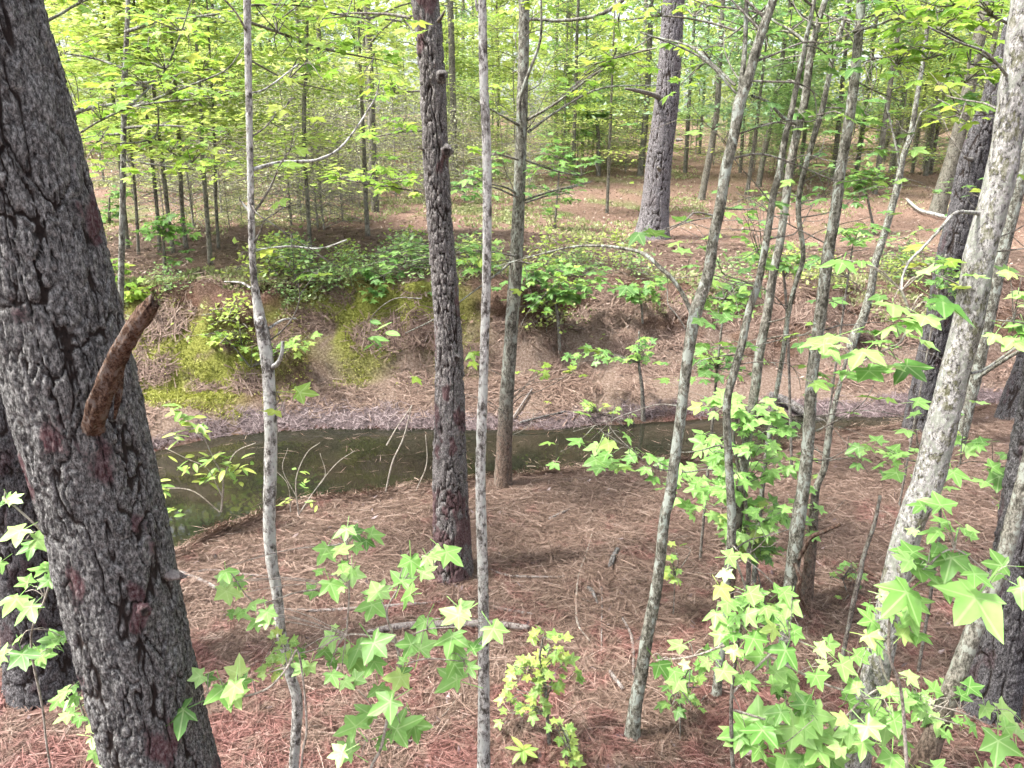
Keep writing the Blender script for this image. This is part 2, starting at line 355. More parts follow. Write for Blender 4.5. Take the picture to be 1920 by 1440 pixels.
wv = np.concatenate([np.stack([wx, wlo, np.full(161, WATER_Z)], -1), np.stack([wx, whi, np.full(161, WATER_Z)], -1)])
k = np.arange(160); wm = mesh_np('water', wv, np.stack([k, k + 1, k + 162, k + 161], -1), [M['water']])
tag(link('water', wm), 'still murky olive creek between the banks', 'water', kind='structure')

# ------------------------------------------------------------------ bark relief
def voro(theta, s, n, ph, seed):
    u = theta / (2 * np.pi) * n; v = s / ph
    iu, iv = np.floor(u), np.floor(v); F1 = np.full(u.shape, 9.); F2 = F1.copy(); ID = np.zeros(u.shape)
    for a in (-1, 0, 1):
        for b in (-1, 0, 1):
            cu, cv = iu + a, iv + b; m = np.mod(cu, n)
            du = cu + .15 + .7 * h3(m, cv, cv * 0, seed) - u; dv = cv + .1 + .8 * h3(m, cv, cv * 0, seed + 1) - v
            d = np.sqrt(du * du + dv * dv); idd = h3(m, cv, cv * 0, seed + 2)
            up = d < F1; F2 = np.where(up, F1, np.minimum(F2, d)); ID = np.where(up, idd, ID); F1 = np.where(up, d, F1)
    return F1, F2, ID
def pine_disp(pw, ph, amp, seed):
    def f(th, s, r, co):
        n = max(7, round(2 * np.pi * float(np.mean(r)) / pw)); x, y, z = co[..., 0] / pw, co[..., 1] / pw, co[..., 2] / pw
        w = fbm(x * .55, y * .55, z * .3, 2, seed) * 1.9 + .55 * fbm(x * 2.6, y * 2.6, z * 1.5, 3, seed + 1)
        w2 = fbm(x * .5 + 7, y * .5, z * .4, 3, seed + 9) * 1.6
        F1, F2, ID = voro(np.mod(th + w * 2 * np.pi / n, 2 * np.pi), s + w2 * ph, n, ph, seed)
        deep = sst(.30, .62, vn3(x * .55, y * .55, z * .25, seed + 11))
        crack = 1 - (1 - sst(.015, .15, F2 - F1)) * (.30 + .70 * deep)
        nv = fbm(x * .62 + 3, y * .62, z * .13, 3, seed + 13)
        crack = np.minimum(crack, .12 + .88 * sst(.003, .03, np.abs(nv)))
        nw = fbm(x * 1.5 + 9, y * 1.5, z * .38, 3, seed + 17); crack = np.minimum(crack, .45 + .55 * sst(.002, .035, np.abs(nw)))
        fine = fbm(x * 3.2, y * 3.2, z * 1.9, 4, seed + 3)
        ledge = np.floor(5 * (vn3(x * 1.5, y * 1.5, z * .8, seed + 5) + .35 * fine)) / 5
        off = amp * (crack * (.75 + .35 * ID) + .55 * ledge * crack + .5 * fine - .9)
        return off, np.clip(crack * (.88 + .24 * ID) - .25 * np.maximum(-fine, 0), 0, 1)
    return f
def smooth_disp(amp, seed):
    def f(th, s, r, co):
        k = 1 / np.maximum(r, .01)
        return r * amp * (fbm(co[..., 0] * k, co[..., 1] * k, co[..., 2] * k * .6, 3, seed) * 1.3 + .6 * fbm(co[..., 0] * k * 4, co[..., 1] * k * 4, co[..., 2] * k * 2, 3, seed + 4)), np.ones(th.shape)
    return f
seedc = [100]; TREE_Y = {}; PATHS = {}
def trunk_path(pts, Y, rise=0., lean=0., plumb=0.):
    """pts: (px,py,w) from base to top on the plane y=Y (+lean per metre of height); grows down to the land and up by rise metres"""
    P, R = [], []
    z0 = at(pts[0][0], pts[0][1], Y)[2]
    for px, py, w in pts:
        q = at(px, py, Y); q = at(px, py, Y + lean * (q[2] - z0)); P.append(q); R.append(w / 2 / FPX * depth(q))
    d = (P[0] - P[1]).normalized(); d = (d * (1 - plumb) + Vector((0, 0, -1)) * plumb).normalized(); g = hz(P[0].x, P[0].y)
    if P[0].z > g + .03:
        q = P[0].copy(); n = 0
        while q.z > hz(q.x, q.y) - .1 and n < 60: q = q + d * .1; n += 1
        P.insert(0, q); R.insert(0, R[0] * 1.12)
    else:
        P.insert(0, P[0] + d * .12); R.insert(0, R[0] * 1.1)
    if rise:
        d = (P[-1] - P[-2]).normalized(); d = (d + Vector((0, 0, .6))).normalized()
        n = 3
        for k in range(n): P.append(P[-1] + d * rise / n); R.append(R[-1] * .8)
    return np.array([tuple(p) for p in P]), np.array(R)
def trunk_mesh(name, P, R, m, kind='smooth', seg=12, step=.05, pw=.05, ph=.12, amp=.01, flare=.3, fine_z=None):
    L = np.concatenate([[0], np.cumsum(np.linalg.norm(np.diff(P, axis=0), axis=1))])
    dense = cat_rom(np.column_stack([P, R]), 600); Ld = np.concatenate([[0], np.cumsum(np.linalg.norm(np.diff(dense[:, :3], axis=0), axis=1))])
    ss = [0.]
    while ss[-1] < Ld[-1]:
        z = np.interp(ss[-1], Ld, dense[:, 2]); st = step if (fine_z is None or z < fine_z) else max(step, .12); ss.append(ss[-1] + st)
    ss = np.array(ss); C = np.stack([np.interp(ss, Ld, dense[:, q]) for q in range(4)], -1)
    Rr = C[:, 3]
    if flare: Rr = Rr * (1 + flare * np.exp(-np.maximum(ss - .1, 0) / (.22 if kind == 'pine' else .09)))
    seedc[0] += 17
    d = pine_disp(pw, ph, amp, seedc[0]) if kind == 'pine' else smooth_disp(amp, seedc[0])
    V, F, tr, A = tube(C[:, :3], Rr, seg, d)
    return V, F, tr, A, C, Rr
def make_tree(name, label, cat, pts, Y, m, kind='smooth', group=None, rise=4., lean=0., branches=(), **kw):
    P, R = trunk_path(pts, Y, rise, lean)
    base = Vector(P[1] if False else P[0]); root = thing(name, label, cat, base, group)
    V, F, tr, A, C, Rr = trunk_mesh(name, P, R, m, kind, **kw)
    V = V - np.array(base)
    link('trunk', mesh_np('trunk', V, F, [M[m]], True, {'tone': ('POINT', A)}, tr), root)
    TREE_Y[root.name] = Y; PATHS[root.name] = P
    for br in branches: branch(root, br, Y, m if kind != 'pine' else 'twig')
    return root
def branch(root, pts, Y, m=None, name='branch', seg=6, amp=.12):
    """pts: (px,py,w[,dY])"""
    if isinstance(Y, str): Y, m, name = TREE_Y[root.name], Y, (m or 'branch')
    P, R = [], []
    for q in pts:
        p = at(q[0], q[1], Y + (q[3] if len(q) > 3 else 0)); P.append(tuple(p)); R.append(q[2] / 2 / FPX * depth(p))
    n = max(6, 4 * len(P)); D = cat_rom(np.column_stack([P, R]), n); seedc[0] += 3
    V, F, tr, A = tube(D[:, :3], np.maximum(D[:, 3], .0012), seg, smooth_disp(amp, seedc[0]))
    V = V - np.array(root.location)
    return link(name, mesh_np(name, V, F, [M[m]], True, {'tone': ('POINT', A + 1)}, tr), root)
def knot(root, px, py, Y, r, m, axis_px=(0, 0), name='knot'):
    c = at(px, py, Y); to = (Vector((0, 0, CAM_H)) - c); to.z *= .3; to.normalize(); to = (to + Vector((axis_px[0], 0, axis_px[1]))).normalized()
    prof = [(-.9, 1.5), (-.25, 1.3), (.08, 1.0), (.22, .75), (.25, .5), (.12, .3), (.0, .02)]
    C = np.array([tuple(c + to * r * a) for a, _ in prof]); D = cat_rom(C, 14); Rr = np.interp(np.linspace(0, 1, 14), np.linspace(0, 1, 7), [b for _, b in prof]) * r
    a = np.interp(np.linspace(0, 1, 14), np.linspace(0, 1, 7), [x for x, _ in prof]) * r
    T = np.array(to); nn = np.cross(T, (0, 0, 1.)); nn /= np.linalg.norm(nn); bb = np.cross(T, nn)
    th = np.linspace(0, 2 * np.pi, 14, endpoint=False); seedc[0] += 1
    jit = 1 + 1.7 * fbm(np.cos(th)[None] * 2.6 + np.zeros((14, 1)), np.sin(th)[None] * 2.6 + a[:, None] / r, seedc[0] * .37, 3)
    V = np.array(c)[None, None] + T * a[:, None, None] + (nn * np.cos(th)[None, :, None] + bb * np.sin(th)[None, :, None]) * (Rr[:, None] * jit)[..., None]
    V = V.reshape(-1, 3) - np.array(root.location); i = np.arange(13)[:, None] * 14; j = np.arange(14)[None]; j2 = (j + 1) % 14
    F = np.stack([i + j, i + j2, i + 14 + j2, i + 14 + j], -1).reshape(-1, 4)
    tone = np.repeat(np.interp(np.arange(14), [0, 4, 8, 13], [1, .5, .15, 0]), 14)
    return link(name, mesh_np(name, V, F, [M[m]], True, {'tone': ('POINT', tone)}), root)

# ------------------------------------------------------------------ leaves
def star_leaf(seed, lob=(1., .92, .62), detail=True):
    r = random.Random(seed)
    angs = [(-128, lob[2]), (-62, lob[1]), (0, lob[0]), (62, lob[1]), (128, lob[2])]
    pts = []
    for q, (a, l) in enumerate(angs):
        a += r.uniform(-8, 8); l *= r.uniform(.82, 1.12)
        if q == 0: pts.append((-164, .16))
        else: pts.append(((angs[q - 1][0] + a) / 2 + r.uniform(-2, 2), .47 * r.uniform(.92, 1.1)))
        if detail: pts.append((a - 17, .70 * l))
        pts.append((a, l))
        if detail: pts.append((a + 17, .70 * l))
    pts.append((164, .16))
    cup = r.uniform(-.08, .34); bend = r.uniform(-.2, .35); tw = r.uniform(-.3, .3)
    V = [(0, 0, 0)]
    for a, l in pts:
        a = math.radians(a); x, y = l * math.sin(a), l * math.cos(a) ; V.append((x, y, -cup * l * l - bend * max(y, 0) * y * .6 + tw * x * y + (.07 if l < .5 else -.02)))
    y0 = .62                       # petiole joint at the origin, blade reaching out along +Y
    V = np.array(V) * .66; V[:, 1] += .36
    n = len(pts); tr = [(0, k + 1, k + 2 if k + 2 <= n else 1) for k in range(n)]
    w = .012; b = len(V)
    V = np.vstack([V, [(-w, .25, .01), (w, .25, .01), (w, -.30, .10), (-w, -.30, .10)]])
    tr += [(b, b + 1, b + 2), (b, b + 2, b + 3)]
    vein = np.zeros(len(V)); vein[0] = 1
    for q, (a, l) in enumerate(pts):
        if (q % (4 if detail else 2)) == (2 if detail else 1): vein[q + 1] = 1
    return V, np.array(tr), vein
def long_leaf(seed):
    r = random.Random(seed); V = []; 
    ys = [0, .2, .45, .7, .9, 1.0]; ws = [.02, .13, .18, .15, .07, 0]
    dr = r.uniform(.1, .35)
    for y, w in zip(ys, ws): V += [(-w, y, -dr * y * y + .04), (0, y, -dr * y * y), (w, y, -dr * y * y + .04)]
    tr = []
    for k in range(5):
        a = 3 * k
        for q in (0, 1): tr += [(a + q, a + q + 1, a + q + 4), (a + q, a + q + 4, a + q + 3)]
    return np.array(V), np.array(tr), np.array([1. if q % 3 == 1 else 0. for q in range(len(V))])
def leaf_set(mname, fn=star_leaf, n=14):
    out = []
    for k in range(n):
        V, tr, vn_ = fn(k * 7 + 3); out.append(mesh_np('leaf', V, None, [M[mname]], False, {'vein': ('POINT', vn_)}, tr))
    return out
LS = {k: leaf_set(k) for k in ('leaf_near', 'leaf_yellow', 'leaf_lime', 'leaf_green')}
LL = {k: leaf_set(k, long_leaf, 5) for k in ('leaf_green', 'leaf_yellow', 'leaf_near')}
lr = random.Random(99)
def put_leaf(root, p, size, meshes, out=None, tilt=.35, up=Vector((0, 0, 1)), face=.0):
    """one leaf object: blade roughly level, tip pointing along out, leaning `face` towards the camera"""
    n = up + Vector((lr.gauss(0, tilt), lr.gauss(0, tilt), lr.gauss(0, tilt * .5))) + Vector((0, -face, 0)); n.normalize()
    if out is None: out = Vector((lr.uniform(-1, 1), lr.uniform(-1.2, .6), 0))
    y = (out - n * out.dot(n)).normalized(); x = y.cross(n); mt = Matrix((x, y, n)).transposed()
    o = link('leaf', lr.choice(meshes), root); o.location = Vector(p) - root.location
    o.rotation_euler = mt.to_euler(); s = size * lr.uniform(.80, 1.16); o.scale = (s, s, s * lr.uniform(.7, 1.3)); return o
def leaves_at(root, spots, Y, meshes, size=None, face=.45, tilt=.3, dY=.12, sc=1.0, extra=.4):
    for q in spots:
        yy = Y + lr.uniform(-dY, dY); p = at(q[0], q[1], yy); s = (q[2] if len(q) > 2 else size) / FPX * depth(p) * sc
        put_leaf(root, p, s, meshes, None, tilt, face=face)
        if lr.random() < extra: put_leaf(root, p + Vector((lr.gauss(0, .35), lr.gauss(0, .3), lr.gauss(-.15, .15))) * s, s * lr.uniform(.5, .85), meshes, None, tilt, face=face)
def cluster(root, bag, anchor, Ya, ell, n, spx, Y, meshes, dep=.25, face=.15, tilt=.28, twigs=4, tw=.003, droop=0.):
    """twigs from the anchor pixel into an ellipse (px,py,rx,ry), n leaves along them"""
    A = np.array(at(anchor[0], anchor[1], Ya)); done = 0
    for t in range(twigs):
        ang = lr.uniform(0, 2 * math.pi); rr = math.sqrt(lr.uniform(.25, 1))
        ex, ey = ell[0] + ell[2] * rr * math.cos(ang), ell[1] + ell[3] * rr * math.sin(ang)
        E_ = np.array(at(ex, ey, Y + lr.uniform(-dep, dep)))
        mid = A * .5 + E_ * .5 + np.array([lr.gauss(0, .03), lr.gauss(0, .03), .04 + lr.gauss(0, .03)])
        D = cat_rom(np.array([A, mid, E_]), 9); bag.tube(D, np.linspace(tw, .0014, 9), 4)
        m = n // twigs + (1 if t < n % twigs else 0)
        dirv = Vector(E_ - A); dirv.normalize()
        for q in range(m):
            f = lr.uniform(.3, 1.03); k = min(8, int(f * 8)); c = D[k]
            sd = Vector((lr.gauss(0, 1), lr.gauss(0, 1), lr.gauss(0, .25))); sd = (sd + dirv * .6).normalized()
            s = spx / FPX * depth(c); put_leaf(root, Vector(c) + sd * s * .33, s, meshes, sd, tilt, face=face)
def finish_twigs(root, bag, m='twig'):
    if bag.n:
        V = [v - np.array(root.location) for v in bag.v]; bag.v = V
        tag(link('fine_twigs', bag.mesh('fine_twigs', [M[m]]), root), kind='stuff')

# ------------------------------------------------------------------ the big near trees
t1 = make_tree('pine_tree', 'thick grey pine with deeply cracked bark and a rusty broken branch stub', 'tree',
    [(305, 1440, 188), (258, 1240, 192), (225, 1100, 200), (196, 960, 205), (155, 800, 217), (115, 640, 224), (72, 480, 230), (6, 240, 242), (-62, 0, 252)], 2.2, 'pine_near', 'pine',
    rise=5, seg=230, step=.0075, pw=.042, ph=.19, amp=.0125, fine_z=3.4)
def stub(root, pts, m, seg=14, jag=.35, name='broken_branch', label=None):
    P = [tuple(at(a, b, yy)) for a, b, w, yy in pts]; R = [w / 2 / FPX * depth(at(a, b, yy)) for a, b, w, yy in pts]
    D = cat_rom(np.column_stack([P, R]), 60); seedc[0] += 3; seg = seg * 2
    def dd(th, s, r, co):
        L = s.max(); o = r * (.8 * fbm(np.cos(th) * 4, np.sin(th) * 4, s * 11, 5, seedc[0]) + .2 * (vn3(np.cos(th) * 1.8 + 4, np.sin(th) * 1.8, s * 9, 8) > .5) + .35 * fbm(np.cos(th) * 1.2, np.sin(th) * 1.2, s * 5, 2, seedc[0] + 5))
        e = sst(L - .03, L, s); return o - r * e * (.05 + .35 * vn3(np.cos(th) * 3 + 9, np.sin(th) * 3, 0, 3)), np.ones(th.shape)
    V, F, tr, A = tube(D[:, :3], D[:, 3], seg, dd); T = D[-1, :3] - D[-4, :3]; T /= np.linalg.norm(T)
    L = len(V) - 1; e = (np.arange(L) // seg) - (60 - 4); e = np.clip(e, 0, 3) / 3.; th = (np.arange(L) % seg) * 2 * np.pi / seg
    V[:L] += T[None] * (e * .055 * jag * 3 * (vn3(np.cos(th) * 3.2 + 5, np.sin(th) * 3.2, 0, 6) - .35))[:, None]; V[L] -= T * .012
    o = link(name, mesh_np(name, V - np.array(root.location), F, [M[m]], True, {'tone': ('POINT', A)}, tr), root)
    if label: o['label'] = label
stub(t1, [(173, 806, 40, 2.10), (177, 792, 34, 2.05), (183, 765, 32, 2.01), (200, 718, 31, 1.98), (224, 662, 30, 1.94), (252, 615, 29, 1.9), (284, 571, 28, 1.87)], 'dead_wood', label='rusty brown broken branch stub jutting up from the trunk')
stub(t1, [(300, 1074, 30, 2.2), (322, 1078, 20, 2.19), (338, 1080, 12, 2.18), (349, 1081, 6, 2.17)], 'grey_dead', 10, .2)
knot(t1, 272, 1147, 2.05, .016, 'pine_near'); knot(t1, 149, 991, 2.04, .011, 'pine_near')
branch(t1, [(215, 785, 5, -.17), (222, 740, 14, -.17), (228, 700, 10, -.165), (232, 668, 3, -.16)], 'dead_wood', 'torn_bark')
t2 = make_tree('pine_tree', 'shadowed pine standing close behind the thick grey pine', 'tree',
    [(98, 1282, 128), (72, 1120, 130), (40, 960, 135), (8, 800, 138), (-22, 640, 140), (-80, 320, 142), (-140, 0, 145)], 3.52, 'pine_dark', 'pine', rise=5, seg=110, step=.016, pw=.06, ph=.14, amp=.017, flare=.25, fine_z=3.4)
t3 = make_tree('pine_tree', 'middle pine with shaggy plated bark standing on the near bank', 'tree',
    [(848, 1095, 70), (847, 1000, 66), (843, 880, 62), (843, 720, 53), (839, 600, 48), (830, 480, 46), (824, 400, 46), (816, 280, 47), (811, 150, 47), (797, 0, 49), (786, -90, 49)], 4.62, 'pine_mid', 'pine', rise=5, seg=120, step=.012, pw=.042, ph=.085, amp=.014, flare=.28, fine_z=4.2)
for a, b, r in ((828, 143, .022), (837, 283, .024), (856, 672, .020)): knot(t3, a, b, 4.545, r, 'pine_mid')
branch(t3, [(822, 40, 8, -.06), (829, 30, 6, -.12), (834, 20, 3, -.16)], 'twig'); branch(t3, [(770, 33, 7), (720, 26, 5, .1), (640, 26, 3, .2), (560, 40, 2, .3)], 'twig')
branch(t3, [(795, 282, 6), (785, 276, 3, -.1)], 'pale_twig')
t4 = make_tree('sweetgum_tree', 'slender pale whitish stem rising straight beside the middle pine', 'tree',
    [(907, 1440, 25), (907, 1300, 22), (906, 1100, 20), (903, 1000, 20), (901, 900, 19), (903, 800, 19), (907, 700, 17), (910, 600, 17), (913, 480, 17), (913, 300, 17), (907, 150, 17), (904, 0, 16), (900, -80, 16)], 2.75, 'pale_stem', rise=3, seg=22, step=.012, amp=.16, fine_z=3.4)
branch(t4, [(897, 20, 8), (893, 8, 5), (890, -20, 3)], 'pale_stem')
t5 = make_tree('sweetgum_tree', 'straight grey brown tree rooted at the near water edge', 'tree',
    [(943, 912, 34), (945, 850, 30), (949, 760, 27), (956, 660, 25), (963, 560, 25), (968, 480, 25), (974, 350, 22), (979, 200, 21), (982, 80, 20), (983, -60, 20)], 6.1, 'grey_stem', rise=5, seg=20, step=.022, amp=.13, flare=.15, fine_z=4,
    branches=[[(975, 236, 6), (950, 222, 4, -.3), (920, 205, 3, -.5), (880, 180, 2, -.7)], [(988, 225, 6), (1040, 195, 5, -.2), (1100, 150, 4, -.4), (1160, 110, 3, -.6), (1220, 70, 2, -.7)],
              [(990, 248, 5), (1050, 205, 4, .1), (1130, 165, 3, .2), (1240, 160, 2, .3)], [(978, 240, 5, -.1), (975, 190, 6, -.15), (990, 140, 6, -.2), (1012, 80, 5, -.25), (1015, 20, 4, -.3), (1012, -40, 3, -.3)],
              [(970, 365, 5), (950, 352, 4, -.2), (910, 345, 3, -.3), (855, 348, 2, -.4)], [(984, 375, 5), (1030, 360, 4, .2), (1090, 345, 3, .4)],
              [(960, 490, 5), (930, 515, 4, -.2), (890, 545, 3, -.4), (820, 595, 3, -.6), (760, 625, 2, -.8)], [(985, 35, 6), (1060, 38, 6, -.1), (1130, 25, 8, -.2), (1180, -10, 9, -.2)]])
t6 = make_tree('sweetgum_tree', 'thin crooked pale sapling with a swollen scar and hooked side branch', 'tree',
    [(551, 1440, 19), (557, 1320, 20), (543, 1260, 19), (528, 1190, 18), (519, 1110, 20), (508, 1040, 22), (505, 960, 23), (508, 820, 24), (503, 700, 23), (494, 630, 24), (486, 590, 20), (476, 520, 13), (472, 440, 13), (469, 300, 12), (466, 150, 13), (463, 0, 14), (461, -60, 14)], 2.6, 'pale_stem', rise=2.5, seg=20, step=.012, amp=.16, fine_z=3.4,
    branches=[[(508, 690, 12), (520, 682, 9, -.03), (528, 665, 8, -.05), (530, 640, 7, -.05)], [(470, 540, 5), (452, 530, 4, .05), (420, 528, 2, .1)], [(474, 318, 8), (520, 305, 6, .1), (560, 303, 6, .15), (600, 298, 5, .2), (645, 270, 4, .3), (700, 190, 3, .4), (712, 150, 2, .4)], [(470, 400, 6), (458, 385, 4), (448, 372, 2)],
              [(505, 615, 6), (530, 600, 4, .05), (555, 597, 3, .1)], [(478, 470, 5), (540, 462, 4, .1), (600, 466, 3, .15), (650, 450, 3, .2)], [(466, 175, 4), (500, 165, 3, .1), (560, 120, 3, .3)], [(463, 60, 5), (440, 20, 4, -.1), (400, -20, 3, -.2)]])
knot(t6, 490, 604, 2.58, .016, 'pale_stem', (.6, 0))
t7 = make_tree('pine_tree', 'big mauve grey pine alone on the leaf strewn rise across the creek', 'tree',
    [(1222, 445, 60), (1228, 390, 52), (1236, 300, 47), (1249, 200, 45), (1255, 130, 42), (1263, 0, 40), (1266, -60, 40)], ground_hit(1222, 445).y, 'pine_far', 'pine', rise=6, seg=130, step=.025, pw=.06, ph=.12, amp=.015, flare=.2, fine_z=9,
    branches=[[(1240, 185, 12), (1225, 178, 9, -.3), (1195, 170, 7, -.8), (1172, 166, 4, -1.)], [(1237, 318, 9, -.28), (1233, 314, 5, -.42)], [(1270, 262, 8, -.2), (1280, 262, 3, -.4)]])
t8 = make_tree('sweetgum_tree', 'leaning white flaky barked tree crossing the lower part of the view beside dark pines', 'tree',
    [(1590, 1470, 62), (1620, 1350, 50), (1645, 1250, 47), (1673, 1120, 48), (1690, 1040, 48), (1715, 960, 50), (1740, 900, 54), (1765, 800, 54), (1790, 700, 51), (1816, 600, 53), (1836, 480, 52), (1858, 400, 52), (1882, 300, 52), (1908, 120, 50), (1925, 0, 50)], 2.75, 'white_stem', rise=3, seg=64, step=.012, amp=.13, fine_z=3.6,
    branches=[[(1838, 400, 9), (1815, 398, 7, -.05), (1790, 400, 7, -.08), (1762, 430, 6, -.1), (1730, 465, 5, -.12), (1705, 490, 5, -.14), (1692, 520, 4, -.15), (1687, 545, 3, -.15)], [(1820, 700, 6), (1850, 690, 5, .1), (1920, 640, 4, .2)], [(1895, 150, 7), (1850, 100, 5, -.1), (1800, 80, 4, -.2), (1740, 50, 3, -.3)]])
t9 = make_tree('pine_tree', 'dark furrowed leaning pine at the water edge behind the white flaky tree', 'tree',
    [(1720, 803, 46), (1738, 700, 45), (1760, 600, 44), (1782, 480, 45), (1804, 400, 47), (1826, 300, 48), (1868, 180, 46), (1905, 60, 45), (1925, 0, 45)], 7.5, 'pine_dark', 'pine', rise=5, seg=84, step=.02, pw=.055, ph=.13, amp=.017, flare=.2, fine_z=5.5,
    branches=[[(1830, 300, 8), (1815, 298, 6, -.2), (1808, 293, 3, -.3)]])
t10 = make_tree('sweetgum_tree', 'mossy olive trunk leaning just right of the white flaky tree', 'tree',
    [(1803, 800, 27), (1828, 700, 26), (1853, 590, 26), (1876, 480, 27), (1897, 390, 28), (1920, 290, 29), (1960, 100, 30)], 6.9, 'olive_stem', rise=4, seg=20, step=.04, amp=.13, flare=.1,
    branches=[[(1825, 715, 6), (1860, 690, 7, -.2), (1900, 665, 7, -.4), (1950, 640, 6, -.6)]])
t11 = make_tree('pine_tree', 'brown grey pine leaning on the far rise near the bleached dead limb', 'tree',
    [(1756, 404, 30), (1770, 350, 28), (1786, 300, 27), (1806, 215, 24), (1822, 140, 23), (1850, 0, 22)], ground_hit(1756, 404).y, 'far_stem', rise=5, seg=22, step=.08, amp=.12, flare=.15)
t12 = make_tree('sweetgum_tree', 'slanting grey brown trunk crossing in front of the charcoal pine base', 'tree',
    [(1715, 1470, 46), (1728, 1440, 42), (1770, 1330, 35), (1802, 1245, 32), (1846, 1130, 30), (1877, 1060, 28), (1905, 960, 28), (1932, 860, 28)], 2.62, 'grey_stem', rise=2.5, seg=26, step=.016, amp=.13, fine_z=3.4)
t13 = make_tree('pine_tree', 'charcoal pine with purplish bark patches behind the slanting trunk', 'tree',
    [(1852, 1318, 92), (1872, 1230, 88), (1895, 1120, 86), (1922, 980, 86), (1985, 640, 90)], 3.32, 'pine_dark', 'pine', rise=5, seg=100, step=.016, pw=.058, ph=.13, amp=.017, flare=.2, fine_z=2.2)
t14 = make_tree('pine_tree', 'dark pine base at the picture edge beside the drift of needles', 'tree',
    [(1893, 785, 40), (1908, 730, 38), (1925, 680, 36), (1985, 480, 36)], 7.75, 'pine_dark', 'pine', rise=5, seg=60, step=.03, pw=.055, ph=.13, amp=.016, flare=.3, fine_z=1)
# slim trees of the middle right
ta = make_tree('sweetgum_tree', 'slim straight olive grey tree with a bent dark broken limb low down', 'tree',
    [(1465, 1290, 21), (1471, 1200, 21), (1478, 1120, 22), (1488, 1050, 26), (1496, 980, 26), (1508, 900, 23), (1517, 800, 22), (1523, 700, 21), (1537, 600, 22), (1552, 480, 21), (1566, 400, 20), (1576, 320, 19), (1588, 250, 19), (1602, 150, 18), (1615, 0, 16), (1620, -60, 16)], 3.45, 'olive_stem', rise=3, seg=22, step=.02, amp=.14, fine_z=4,
    branches=[[(1600, 60, 5), (1650, 45, 4, -.1), (1700, 20, 3, -.2)], [(1592, 145, 4), (1640, 170, 3, .2), (1690, 190, 2, .3)]])
branch(ta, [(1493, 1052, 9, -.02), (1508, 1030, 9, -.05), (1520, 1008, 9, -.08), (1545, 996, 8, -.12), (1575, 983, 8, -.16)], 'dark_stick', 'broken_branch')['label'] = 'dark bent broken limb'
branch(ta, [(1490, 1055, 9, -.04), (1500, 1085, 9, -.07), (1497, 1110, 7, -.08), (1520, 1160, 3, -.05)], 'dark_stick', 'broken_branch')
tb = make_tree('sweetgum_tree', 'forked lichen grey tree with an arching side branch, rooted in open straw', 'tree',
    [(1184, 1390, 27), (1192, 1320, 25), (1204, 1255, 24), (1214, 1190, 23), (1228, 1120, 22), (1238, 1050, 20), (1246, 970, 20), (1256, 930, 21), (1264, 870, 20), (1274, 800, 20), (1284, 712, 20), (1294, 640, 21), (1306, 580, 24), (1328, 513, 21), (1337, 450, 20), (1351, 383, 20), (1361, 317, 20), (1377, 250, 20), (1386, 195, 22), (1402, 150, 19), (1416, 100, 18), (1432, 50, 17), (1449, 0, 16), (1460, -50, 15)], 3.12, 'olive_stem', rise=2.5, seg=22, step=.016, amp=.15, fine_z=4,
    branches=[[(1388, 170, 11), (1394, 120, 10, .03), (1397, 80, 9, .05), (1400, 0, 8, .06), (1402, -60, 7, .06)],
              [(1298, 590, 10), (1282, 555, 8, .02), (1262, 525, 8, .03), (1238, 502, 8, .05), (1205, 475, 7, .1), (1150, 463, 6, .2), (1080, 462, 5, .3), (1000, 480, 3, .4), (930, 500, 2, .5)],
              [(1410, 180, 6), (1440, 192, 5, .1), (1470, 222, 7, .12), (1492, 232, 6, .12)], [(1378, 160, 6), (1330, 115, 6, .1), (1290, 85, 5, .2), (1230, 70, 4, .3)], [(1380, 175, 5), (1330, 120, 5, .05), (1280, 90, 4, .1), (1200, 60, 3, .1)]])
tc = make_tree('sweetgum_tree', 'tall slim grey tree in the tight clump, branching near the top', 'tree',
    [(1362, 1150, 18), (1380, 1000, 18), (1394, 880, 18), (1406, 790, 17), (1417, 720, 18), (1424, 660, 18), (1437, 597, 17), (1450, 513, 16), (1463, 450, 15), (1472, 385, 15), (1481, 317, 15), (1494, 250, 15), (1507, 200, 15), (1514, 150, 14), (1521, 93, 14), (1535, 40, 12), (1547, 0, 11), (1556, -50, 10)], 4.05, 'grey_stem', rise=3, seg=14, step=.03, amp=.14,
    branches=[[(1518, 95, 7), (1505, 75, 6, .05), (1480, 55, 5, .1), (1455, 42, 4, .15), (1430, 20, 3, .2)], [(1528, 50, 5), (1500, 25, 4, -.1), (1470, -10, 3, -.2)], [(1510, 170, 4), (1480, 150, 3, .1), (1455, 170, 2, .2)]])
td = make_tree('sweetgum_tree', 'dark slim leaning stem second in the tight clump', 'tree',
    [(1343, 1310, 17), (1348, 1255, 16), (1358, 1180, 15), (1362, 1100, 15), (1372, 990, 17), (1366, 860, 15), (1363, 757, 15), (1376, 700, 15), (1391, 645, 15), (1405, 580, 14), (1422, 530, 14), (1440, 433, 13), (1450, 365, 13), (1461, 325, 12), (1470, 270, 12), (1490, 180, 10), (1510, 80, 9), (1530, -20, 8)], 3.42, 'olive_stem', rise=2, seg=14, step=.03, amp=.14)
te = make_tree('sweetgum_tree', 'whip thin wavy stem third in the tight clump', 'tree',
    [(1416, 1060, 9), (1428, 930, 9), (1436, 857, 9), (1445, 797, 9), (1455, 740, 9), (1467, 670, 9), (1478, 590, 9), (1492, 530, 9), (1506, 480, 9), (1497, 400, 10), (1501, 350, 10), (1514, 300, 10), (1528, 250, 11), (1541, 207, 11), (1551, 160, 10), (1561, 110, 9), (1577, 57, 9), (1590, 0, 8)], 4.5, 'olive_stem', rise=2, seg=10, step=.04, amp=.14)
